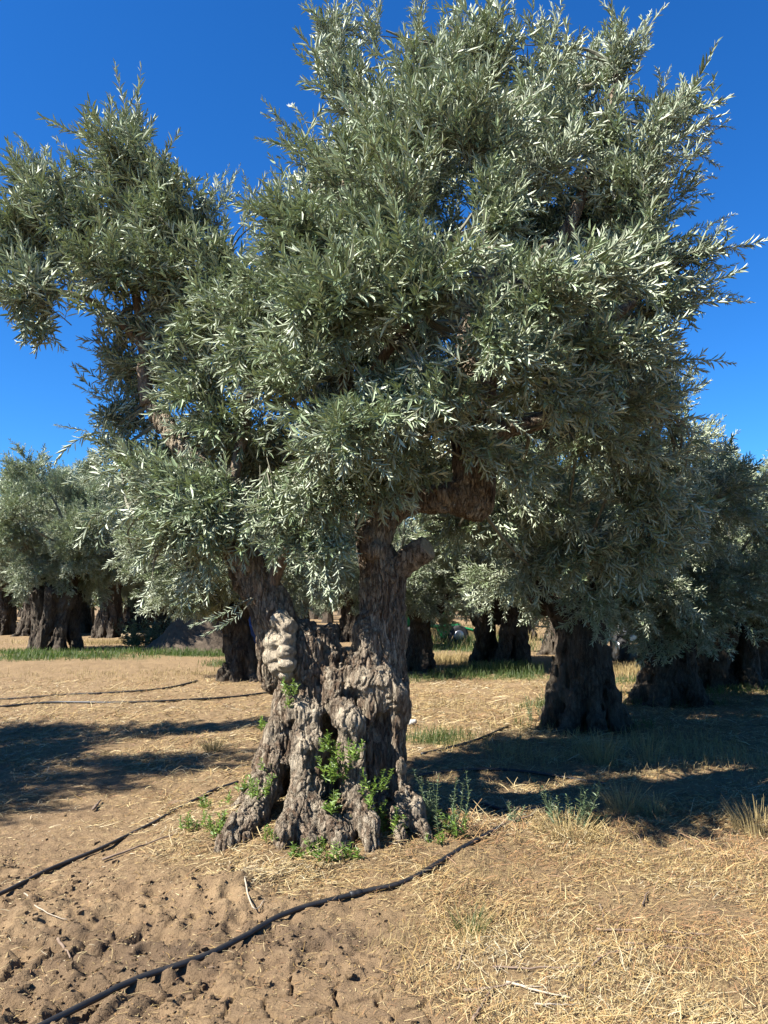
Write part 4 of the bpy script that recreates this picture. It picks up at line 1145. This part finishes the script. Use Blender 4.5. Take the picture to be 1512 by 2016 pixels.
def clods():
    r_ = np.random.default_rng(15)
    n = 10000
    y = r_.uniform(2.2, 6.5, n); x = r_.uniform(-0.56, 0.3, n) * y
    st, dug, flat, damp = zones(x, y)
    k = (r_.random(n) < dug * 0.75 + 0.06) & (np.hypot(x - TX, y - TY) > 0.9)
    x, y, damp = x[k], y[k], damp[k]; n = len(x); z = H(x, y)
    s = np.clip(r_.lognormal(-5.1, 0.55, n), 0.003, 0.03)
    base = np.array([[1, 1, 1], [1, 1, -1], [1, -1, 1], [1, -1, -1], [-1, 1, 1], [-1, 1, -1], [-1, -1, 1], [-1, -1, -1]]) * 0.62
    cubeQ = np.array([[0, 2, 3, 1], [4, 5, 7, 6], [0, 1, 5, 4], [2, 6, 7, 3], [0, 4, 6, 2], [1, 3, 7, 5]])
    rot = r_.random(n) * 6.28
    V = base[None] * s[:, None, None] * r_.uniform(0.55, 1.35, (n, 8, 3))
    V = np.stack([V[..., 0] * np.cos(rot)[:, None] - V[..., 1] * np.sin(rot)[:, None], V[..., 0] * np.sin(rot)[:, None] + V[..., 1] * np.cos(rot)[:, None], V[..., 2] * 0.8], -1)
    V = V + np.c_[x, y, z + s * 0.25][:, None]
    Q = (np.arange(n)[:, None, None] * 8 + cubeQ[None]).reshape(-1, 4)
    me = mk_mesh('soil_clods', V.reshape(-1, 3), Q, [M['soil']], smooth=False, attrs={'straw': np.zeros(n * 8), 'damp': np.repeat(damp * 0.7, 8), 'green': np.zeros(n * 8)})
    tag(link('soil_clods', me), 'crumbled clods of dry brown soil on the dug ground', 'soil', kind='stuff')
clods()

def grass_stuff(name, label, spots, mat, hgt, wid, seed, lean=0.35):
    r_ = np.random.default_rng(seed)
    PX, PY, HH = [], [], []
    for (px, py, rx, ry, n, hs_) in spots:
        c = gpt(px, py)
        m = int(n)
        qx = c[0] + r_.normal(0, 0.6, m) * rx; qy = c[1] + r_.normal(0, 0.6, m) * ry
        k = fbm2(qx * 2.2, qy * 2.2, 2, seed) > -0.12 - 0.2 * r_.random(m)
        PX.append(qx[k]); PY.append(qy[k]); HH.append(np.full(k.sum(), hs_))
    x, y, hs_ = np.concatenate(PX), np.concatenate(PY), np.concatenate(HH); n = len(x)
    L = hgt * hs_ * r_.uniform(0.45, 1.2, n)
    D = np.c_[r_.normal(0, lean, (n, 2)), np.ones(n)]
    g = np.clip(y / 8, 0.7, 4)
    cv = r_.normal(0, 0.09, (n, 3)) * L[:, None]
    V = blades(np.c_[x, y, H(x, y) - 0.01], D, L, wid * g * r_.uniform(0.7, 1.3, n), cv, r_, 0.0)
    me = mk_mesh(name, V, blade_quads(n), [mat], attrs={'var': np.repeat(r_.random(n), 6)})
    tag(link(name, me), label, 'grass', kind='stuff')
grass_stuff('green_grass', 'patches of short green grass under the grove trees',
            [(px, py, rx, ry, 600 * rx * ry + 350, 0.9) for (px, py, rx, ry) in GREEN_SPOTS] + [(930, 1268, 1.6, 3, 3000, 2.2), (1000, 1325, 0.8, 0.8, 1500, 1.6), (340, 1290, 2.5, 0.7, 1700, 1.3), (90, 1300, 2.0, 0.7, 1300, 1.3), (450, 1310, 0.5, 0.8, 500, 1.2), (860, 1462, 0.3, 0.25, 250, 0.6)], M['grass'], 0.17, 0.0022, 31)
grass_stuff('dry_grass', 'tall yellow dry grass standing between the far trees',
            [(905, 1250, 3.0, 9.0, 9000, 3.4), (880, 1302, 0.9, 1.2, 2600, 1.6), (940, 1318, 0.8, 0.6, 1500, 1.3), (250, 1272, 4, 1.2, 2500, 1.3), (1240, 1325, 0.8, 1.0, 1500, 1.6), (1130, 1480, 0.8, 0.8, 1600, 1.0), (1300, 1470, 1.0, 0.8, 1300, 0.9), (1450, 1500, 0.7, 0.9, 900, 1.0),
             (1000, 1490, 0.8, 0.5, 700, 0.8), (1080, 1720, 0.7, 0.3, 900, 0.45), (1300, 1690, 0.7, 0.4, 900, 0.45), (850, 1840, 0.4, 0.2, 500, 0.4), (200, 1480, 2, 1.2, 700, 0.5), (400, 1330, 1.5, 1.5, 900, 0.7), (150, 1330, 2.5, 1.5, 900, 0.7), (900, 1395, 0.8, 1.0, 900, 0.6)], M['drygrass'], 0.15, 0.0016, 33, 0.5)

# ------------------------------------------------------------------ single tufts and weeds
def tuft(px, py, n, h, spread, mat, name, label, group, seed, lean=0.35):
    r_ = np.random.default_rng(seed); g = gnd(px, py); z0 = g[2]; g = g[:2]
    a = r_.random(n) * 6.283; rad = spread * np.sqrt(r_.random(n))
    P = np.c_[rad * np.cos(a), rad * np.sin(a), np.full(n, -0.01)]
    D = np.c_[np.cos(a) * lean * (0.3 + rad / spread) + r_.normal(0, 0.18, n), np.sin(a) * lean * (0.3 + rad / spread) + r_.normal(0, 0.18, n), np.ones(n)]
    L = h * r_.uniform(0.4, 1.1, n)
    cv = np.c_[-np.cos(a), -np.sin(a), np.full(n, 0.6)] * (L * 0.07)[:, None]
    V = blades(P, D, L, r_.uniform(0.0009, 0.0019, n) * g[1] / 5, cv, r_, 0.3)
    o = link(name, mk_mesh(name, V, blade_quads(n), [mat], attrs={'var': np.repeat(r_.random(n), 6)}), None, (g[0], g[1], z0))
    return tag(o, label, 'grass tuft', group)
GT = 'dry grass tufts right of the trunk'
tuft(1228, 1600, 200, 0.26, 0.12, M['drygrass'], 'grass_tuft', 'bright sunlit straw tuft at the edge of the shade right of the trunk', GT, 1, 0.55)
tuft(1185, 1505, 130, 0.34, 0.13, M['drygrass'], 'grass_tuft', 'tall shaded dry grass tuft in front of the broad black trunk', GT, 2)
tuft(1278, 1500, 90, 0.3, 0.13, M['drygrass'], 'grass_tuft', 'looser shaded dry tuft right of the tall shaded tuft', GT, 3)
tuft(1490, 1640, 220, 0.25, 0.16, M['drygrass'], 'grass_tuft', 'reddish dry grass tuft half in shade at the right edge', GT, 4, 0.45)
tuft(1120, 1645, 260, 0.18, 0.22, M['drygrass'], 'grass_tuft', 'flattened dry tuft in sun in front of the grey leaved weed', GT, 5, 0.9)
tuft(1290, 1606, 130, 0.2, 0.1, M['drygrass'], 'grass_tuft', 'small dry tuft just right of the bright sunlit one', GT, 8, 0.5)
tuft(925, 1838, 110, 0.16, 0.07, M['grass'], 'grass_tuft', 'small green and yellow tuft alone in the foreground straw', None, 6, 0.6)
tuft(420, 1478, 110, 0.2, 0.09, M['drygrass'], 'grass_tuft', 'lone pale dry tuft on the soil left of the trunk', None, 7, 0.7)

def weed(px, py, ns, h, ll, mat, label, seed, Y=None, spread=0.05, lean=0.3, group='green weeds round the foot of the ancient tree', fill=1.0, lw=0.36, z=None):
    """several leafy stems from one root"""
    r_ = np.random.default_rng(seed)
    if Y is None:
        base = gnd(px, py) - np.array([0, 0, 0.01])
    else:
        base = at(px, py, Y)
    LB, LD, LN, LL = [], [], [], []
    stems = []
    for s_ in range(ns):
        a = r_.random() * 6.283; rad = spread * math.sqrt(r_.random())
        p0 = np.array([rad * math.cos(a), rad * math.sin(a), 0]); hh = h * r_.uniform(0.5, 1.05)
        tip = p0 + np.array([math.cos(a) * lean * hh * r_.random() * 1.4, math.sin(a) * lean * hh * r_.random() * 1.4, hh])
        mid = (p0 + tip) / 2 + r_.normal(0, 0.04, 3) * hh
        P = spline([p0, mid, tip], 5); mb = MB(); mb.tube(P, np.linspace(0.003, 0.0012, len(P)), 4, 0.6, cap=False); stems.append(mb)
        m = int(max(5, hh / (ll * 0.36) * fill))
        for q in range(m):
            f = 0.08 + 0.92 * q / m; i = f * (len(P) - 1); i0 = int(min(i, len(P) - 2)); p = P[i0] + (P[i0 + 1] - P[i0]) * (i - i0)
            ph = q * 2.4 + r_.normal(0, 0.4)
            for dd in (0, math.pi):
                LB.append(p); LD.append([math.cos(ph + dd), math.sin(ph + dd), r_.uniform(0.25, 0.9)]); LN.append([r_.normal(0, 0.3), r_.normal(0, 0.3), 1]); LL.append(ll * 1.25 * r_.uniform(0.6, 1.2) * (1.15 - 0.6 * f))
    LB, LD, LN, LL = map(np.array, (LB, LD, LN, LL))
    V = leaves(LB, LD, LN, LL, LL * lw).reshape(-1, 3); n = len(LL)
    b = np.arange(n)[:, None] * 6
    LQ = np.concatenate([b + np.array([0, 1, 2, 3]), b + np.array([0, 3, 4, 5])])
    t = thing('weed_plant', label, 'plant', base, group)
    for mb in stems: mb.build('stem', mat, t)
    link('leaves', mk_mesh('leaves', V, LQ, [mat], attrs={'var': np.repeat(r_.random(n), 6)}), t)
    return t
weed(660, 1540, 6, 0.30, 0.045, M['weed'], 'bright green sprout climbing the hollow in the middle of the trunk', 1, Y=5.26, spread=0.06)
weed(655, 1600, 4, 0.13, 0.05, M['weed'], 'small bright sprout low in the dark hollow of the trunk', 2, Y=5.12, spread=0.04, lean=0.8)
weed(512, 1570, 7, 0.16, 0.035, M['weed'], 'dense green sprout on the left root beside the hose end', 3, Y=5.2, spread=0.07)
weed(430, 1590, 9, 0.13, 0.03, M['weed'], 'low green weed beside the left hose', 4, spread=0.13)
weed(428, 1665, 8, 0.15, 0.035, M['weed'], 'bright green weed at the far left foot of the roots', 5, spread=0.08)
weed(385, 1630, 8, 0.12, 0.03, M['weed'], 'small pale green weed leftmost by the roots', 6, spread=0.09)
weed(548, 1668, 7, 0.11, 0.03, M['weed'], 'low yellowish weed in front of the left roots', 7, spread=0.1)
weed(640, 1690, 8, 0.16, 0.04, M['weed'], 'weed with rounded leaves right in front of the trunk', 8, spread=0.09)
weed(720, 1610, 3, 0.26, 0.045, M['weed'], 'thin upright sprout against the right dark hollow', 9, Y=5.15, spread=0.03)
weed(765, 1650, 9, 0.22, 0.04, M['weed'], 'bushy green weed between the right roots', 10, spread=0.09, group='green weeds round the foot of the ancient tree')
weed(675, 1665, 5, 0.18, 0.04, M['weed'], 'slender weed at the centre root with two tall stems', 11, spread=0.05)
weed(575, 1400, 4, 0.14, 0.035, M['weed'], 'small green sprout just under the pale burl', 12, Y=5.5, spread=0.03)
weed(860, 1665, 4, 0.10, 0.03, M['weed'], 'tiny bright weed in the straw right of the roots', 13, spread=0.05)
weed(880, 1640, 12, 0.40, 0.035, M['weed_grey'], 'tall green flowering weed right of the trunk', 14, spread=0.12, lw=0.25, fill=0.7)
weed(1015, 1620, 4, 0.19, 0.03, M['weed_grey'], 'thin grey green weed standing alone by the hose end', 15, spread=0.04, lw=0.25, group='weeds at the edge of the shade')
weed(1115, 1622, 14, 0.34, 0.045, M['weed_grey'], 'large grey leaved weed bush behind the flattened dry tuft', 16, spread=0.14, lw=0.22, lean=0.6, group='weeds at the edge of the shade')
weed(1160, 1630, 8, 0.2, 0.035, M['weed_grey'], 'lower grey green weed right of the large weed bush', 17, spread=0.12, lw=0.22, lean=0.6, group='weeds at the edge of the shade')
weed(525, 1440, 5, 0.14, 0.035, M['weed'], 'small weed left of the trunk behind the left ridge', 18, Y=5.75, spread=0.06)
weed(1065, 1420, 6, 0.45, 0.05, M['weed_grey'], 'tall pale weed left of the broad black trunk', 19, spread=0.15, lw=0.25, group='weeds at the edge of the shade')

for q, (px, py, Yd, ns_, hh, lab) in enumerate([
        (470, 1560, 5.35, 4, 0.10, 'tiny sprout high on the outer left root'),
        (498, 1625, None, 6, 0.12, 'green sprout in the soil between the two left roots'),
        (530, 1520, 5.42, 4, 0.12, 'thin sprout on the outer face of the left ridge'),
        (690, 1500, 5.15, 5, 0.16, 'sprout on the centre ridge just right of the middle hollow'),
        (645, 1480, 5.2, 5, 0.15, 'topmost yellowish sprout above the middle hollow'),
        (740, 1560, 5.15, 4, 0.2, 'slim sprout standing in front of the right dark hollow'),
        (620, 1640, None, 6, 0.14, 'round leaved sprout at the foot of the second ridge'),
        (585, 1690, None, 6, 0.10, 'low weed in the litter straight below the second ridge'),
        (700, 1690, None, 5, 0.12, 'small weed in the litter below the centre root'),
        (450, 1640, None, 7, 0.12, 'green weed between the bright far left weed and the roots'),
        (905, 1650, None, 5, 0.22, 'thin green weed right beside the tall flowering weed'),
        (575, 1370, 5.45, 5, 0.13, 'leafy sprout tucked in the fork below the burl')]):
    weed(px, py, ns_, hh, 0.036, M['weed'], lab, 60 + q, Y=Yd, spread=0.05, lean=0.45)

# ------------------------------------------------------------------ dry twigs
def twig(pts, r, mat, label, fork=None):
    P = on_ground(pts, 0, 5); P[:, 2] = smooth1(P[:, 2], 3) + r + 0.008
    c = P[len(P) // 2].copy(); mb = MB()
    n = len(P)
    mb.tube(P - c + rng.normal(0, 0.002, P.shape), np.linspace(r, r * 0.45, n), 6)
    if fork:
        f, dx, dy, l = fork; p = P[int(f * (n - 1))] - c; mb.tube([p, p + np.array([dx, dy, 0.02]) * l * 0.5, p + np.array([dx, dy, 0.03]) * l], [r * 0.6, r * 0.45, r * 0.2], 5)
    tag(mb.build('twig', mat, None, loc=c), label, 'twig', 'dry twigs on the ground')
twig([(1175, 1837), (1255, 1836), (1335, 1842), (1400, 1846)], 0.006, M['twig'], 'long straight grey twig lying across the right foreground straw', (0.6, 0.8, -0.4, 0.1))
twig([(1168, 1908), (1185, 1890), (1222, 1877), (1275, 1872)], 0.006, M['twig'], 'hooked brown twig below the long straight twig')
twig([(1230, 1862), (1300, 1868), (1390, 1880)], 0.005, M['twig'], 'slightly curved twig between the hooked and the long straight twigs')
twig([(970, 1908), (1060, 1915), (1155, 1908)], 0.005, M['twig'], 'long thin twig lying level in the lower centre right')
twig([(914, 1957), (965, 1950), (1022, 1938)], 0.007, M['twig'], 'thick short twig near the bottom, tip to tip with a pale forked one')
twig([(997, 1944), (1050, 1954), (1125, 1971)], 0.006, M['twig_pale'], 'pale forked twig near the bottom centre right', (0.2, 0.9, -0.2, 0.15))
twig([(932, 2016), (950, 1985), (967, 1952)], 0.007, M['twig'], 'brown twig pointing away from the bottom edge')
twig([(903, 1915), (908, 1890), (914, 1870)], 0.005, M['twig'], 'little upright-lying twig below the green and yellow tuft')
twig([(1180, 1785), (1187, 1800), (1188, 1816)], 0.006, M['twig'], 'short dark twig above the long straight one')
twig([(1264, 1785), (1272, 1768), (1277, 1752)], 0.005, M['twig'], 'short twig pointing away, right of the short dark one')
twig([(1050, 1985), (1090, 1984), (1130, 1985)], 0.005, M['twig_pale'], 'pale straight twig lowest by the bottom edge')
twig([(48, 1766), (75, 1792), (131, 1814)], 0.004, M['twig_pale'], 'thin pale curved stalk on the dug soil at far left')
twig([(476, 1757), (498, 1770), (520, 1784)], 0.005, M['twig_pale'], 'white stalk on the soil mound above the front hose')
twig([(114, 1848), (128, 1868), (138, 1892)], 0.008, M['twig'], 'dark stubby twig in the tractor prints at left')
twig([(200, 1700), (270, 1672), (350, 1642)], 0.008, M['twig'], 'long dark twig lying below the left hose')
twig([(184, 1598), (192, 1588), (198, 1580)], 0.013, M['twig'], 'small dark chunk of wood above the left hose')
twig([(985, 1632), (1010, 1620), (1052, 1606)], 0.009, M['twig'], 'curved grey stick continuing from the front hose end')

g = gpt(812, 1428); mb = MB()
fs = Field((-0.12, -0.12, -0.1), (0.12, 0.12, 0.12), 0.012)
fs.cap((-0.03, 0, 0), (0.03, 0.01, 0.01), 0.045, 0.035, 0.03); fs.roughen(lambda p: 0.02 * noise3(p * 20, 3), 0.05)
V, Q = fs.mesh()
tag(link('stone', mk_mesh('stone', V, Q, [M['stone']], smooth=True), None, (g[0], g[1], Hs(*g) + 0.03)), 'small white stone in the straw just right of the trunk', 'stone')

# ------------------------------------------------------------------ far things
# dirt mound with a low bush, and a log
mp = gpt(375, 1288); Ym = mp[1]
def mound():
    n = 60; a = np.linspace(0, 2 * math.pi, n, endpoint=False); rr = np.linspace(0, 1, 24)
    A_, R_ = np.meshgrid(a, rr, indexing='ij')
    x = 2.0 * R_ * np.cos(A_); y = 1.5 * R_ * np.sin(A_)
    z = 1.45 * np.exp(-(R_ * 1.9) ** 2 * (1 + 0.3 * np.cos(A_ + 0.4))) * (1 + 0.5 * fbm2(x * 1.5 + 5, y * 1.5, 4, 91)) + 0.08 * fbm2(x * 6, y * 6, 3, 92) * (R_ < 0.97) - 0.06 * R_ ** 6
    V = np.stack([x, y, z], -1).reshape(-1, 3); m_ = len(rr)
    i, j = np.meshgrid(np.arange(n), np.arange(m_ - 1), indexing='ij'); i2 = (i + 1) % n
    Q = np.stack([i * m_ + j, i * m_ + j + 1, i2 * m_ + j + 1, i2 * m_ + j], -1).reshape(-1, 4)
    o = link('dirt_mound', mk_mesh('dirt_mound', V, Q, [M['mound']], smooth=True), None, (mp[0], mp[1] + 1.0, Hs(*mp) - 0.02))
    tag(o, 'grey brown heap of soil in shade left of the leaning brown trunk', 'dirt mound')
mound()
weed(285, 1275, 40, 1.0, 0.16, M['weed_grey'], 'low dark green bush in front of the dirt mound', 40, spread=0.7, lean=0.5, group=None, lw=0.4)
g = gpt(262, 1264); mb = MB(); mb.tube([[-0.5, 0, 0.14], [-0.2, 0.02, 0.15], [0.2, 0, 0.15], [0.55, 0.05, 0.14]], [0.13, 0.15, 0.14, 0.12], 12, jit=0.1)
tag(mb.build('log', M['cut'], None, loc=(g[0], g[1], Hs(*g))), 'pale log lying on the ground left of the dirt mound', 'log')
# blue drums behind the leaning trunk
g = gpt(492, 1318); t = thing('water_tank', 'dark blue plastic water tank glimpsed behind the leaning brown trunk', 'tank', (g[0], g[1], Hs(*g)))
mb = MB(); zz = [0, 0.02, 0.1, 0.5, 0.54, 0.58, 1.0, 1.04, 1.08, 1.5, 1.54, 1.58, 1.75, 1.86]; rr = [0.3, 0.34, 0.36, 0.36, 0.38, 0.36, 0.36, 0.38, 0.36, 0.36, 0.38, 0.36, 0.33, 0.16]
mb.tube(np.c_[np.zeros(14), np.zeros(14), zz], rr, 24); mb.build('tank_body', M['blue_plastic'], t)
mb = MB(); mb.tube([[0, 0, 1.84], [0, 0, 1.86], [0, 0, 1.93], [0, 0, 1.94]], [0.1, 0.13, 0.13, 0.1], 16); mb.build('lid', M['blue_plastic'], t)
# wooden post in the field
g = gpt(938, 1258); mb = MB(); mb.box((0, 0, 0.72), (0.16, 0.16, 1.5), 0.2, 0.92, 0.02)
tag(mb.build('wooden_post', M['post'], None, False, (g[0], g[1], Hs(*g))), 'pale yellow wooden post at the edge of the dry field', 'post')

# green farm machine with a white tank
g = gpt(858, 1268)
t = thing('farm_machine', 'green farm machine with tall green mast and white tank behind the slender dark trunk', 'machine', (g[0], g[1], Hs(*g)), rz=0.25); t.scale = (1.25, 1.25, 1.25)
mb = MB(); mb.box((0, 0, 0.62), (1.5, 0.7, 0.10), bev=0.02); mb.box((-0.7, 0, 0.55), (0.09, 0.6, 0.3)); mb.box((0.7, 0, 0.55), (0.09, 0.6, 0.3)); mb.tube([[0.75, 0, 0.6], [1.2, 0, 0.5], [1.5, 0, 0.42]], 0.045, 8); mb.build('chassis', M['green_paint'], t, False)
mb = MB(); mb.tube([[-0.28, 0, 0.66], [-0.28, 0, 0.68], [-0.28, 0, 1.15], [-0.28, 0, 1.25], [-0.28, 0, 1.3]], [0.18, 0.24, 0.24, 0.18, 0.08], 20); mb.build('tank', M['white_paint'], t)
mb = MB(); mb.tube([[0.32, 0, 0.66], [0.32, 0, 1.0], [0.32, 0, 2.1]], [0.05, 0.045, 0.035], 10); mb.tube([[0.32, 0, 1.5], [0.52, 0, 1.5], [0.52, 0, 1.0], [0.32, 0, 1.0]], 0.025, 8); mb.build('mast', M['green_paint'], t)
mb = MB(); mb.tube([[0.22, -0.25, 0.25], [0.22, -0.25, 0.3], [0.22, -0.25, 0.62], [0.22, -0.25, 0.66]], [0.12, 0.16, 0.34, 0.33], 16); mb.build('hopper', M['green_paint'], t)
mb = MB(); mb.box((-1.0, -0.1, 1.0), (0.42, 0.5, 0.75), bev=0.06, taper=0.85); mb.build('engine_cover', M['green_paint'], t)
for sx in (-0.85, 0.62):
    for sy in (-0.45, 0.45):
        mb = MB(); mb.tube([[sx, sy - 0.09, 0.33], [sx, sy - 0.08, 0.33], [sx, sy + 0.08, 0.33], [sx, sy + 0.09, 0.33]], [0.25, 0.33, 0.33, 0.25], 20); wh = mb.build('wheel', M['rubber'], t)
        mb = MB(); mb.tube([[sx, sy - 0.10, 0.33], [sx, sy - 0.095, 0.33], [sx, sy + 0.095, 0.33], [sx, sy + 0.10, 0.33]], [0.13, 0.17, 0.17, 0.13], 16); mb.build('rim', M['steel'], wh)

# white truck behind the shaded trunk
g = gpt(1272, 1305)
t = thing('parked_truck', 'white truck parked behind the wide shaded trunk at right', 'truck', (g[0], g[1], Hs(*g)), rz=0.2)
def tb(name, mat, parts, parent=None, smooth=False):
    mb = MB()
    for p in parts: mb.box(*p[:2], **(p[2] if len(p) > 2 else {}))
    return mb.build(name, mat, parent or t, smooth)
tb('body', M['white_paint'], [((0, 0, 1.05), (1.9, 1.6, 0.7), {'bev': 0.06}), ((0, 0.2, 1.72), (1.8, 1.15, 0.72), {'bev': 0.08, 'taper': 0.86}), ((0, 2.6, 1.1), (1.95, 3.2, 0.75), {'bev': 0.03}), ((0, 2.0, 0.62), (1.1, 4.6, 0.16))])
tb('windscreen', M['glass'], [((0, -0.335, 1.72), (1.42, 0.06, 0.46), {'bev': 0.01})])
tb('grille', M['rubber'], [((0, -0.805, 1.02), (1.1, 0.02, 0.3))])
bm_ = tb('bumper', M['steel'], [((0, -0.90, 0.66), (1.96, 0.14, 0.2), {'bev': 0.04}), ((0, -0.88, 0.9), (1.96, 0.06, 0.07))])
for sx in (-0.74, 0.74):
    mb = MB(); mb.tube([[sx, -0.78, 1.02], [sx, -0.83, 1.02], [sx, -0.85, 1.02]], [0.13, 0.13, 0.08], 16); mb.build('headlight', M['lens'], t)
    tb('mirror', M['rubber'], [((sx * 1.42, -0.25, 1.55), (0.16, 0.08, 0.26), {'bev': 0.02})])
    for sy in (-0.15, 3.1):
        mb = MB(); x0 = sx * 1.14
        mb.tube([[x0 - 0.12, sy, 0.38], [x0 - 0.10, sy, 0.38], [x0 + 0.10, sy, 0.38], [x0 + 0.12, sy, 0.38]], [0.3, 0.38, 0.38, 0.3], 22); wh = mb.build('wheel', M['rubber'], t)
        mb = MB(); mb.tube([[x0 - 0.13, sy, 0.38], [x0 - 0.125, sy, 0.38], [x0 + 0.125, sy, 0.38], [x0 + 0.13, sy, 0.38]], [0.15, 0.2, 0.2, 0.15], 16); mb.build('rim', M['steel'], wh)
print('scene built', len(bpy.data.objects))
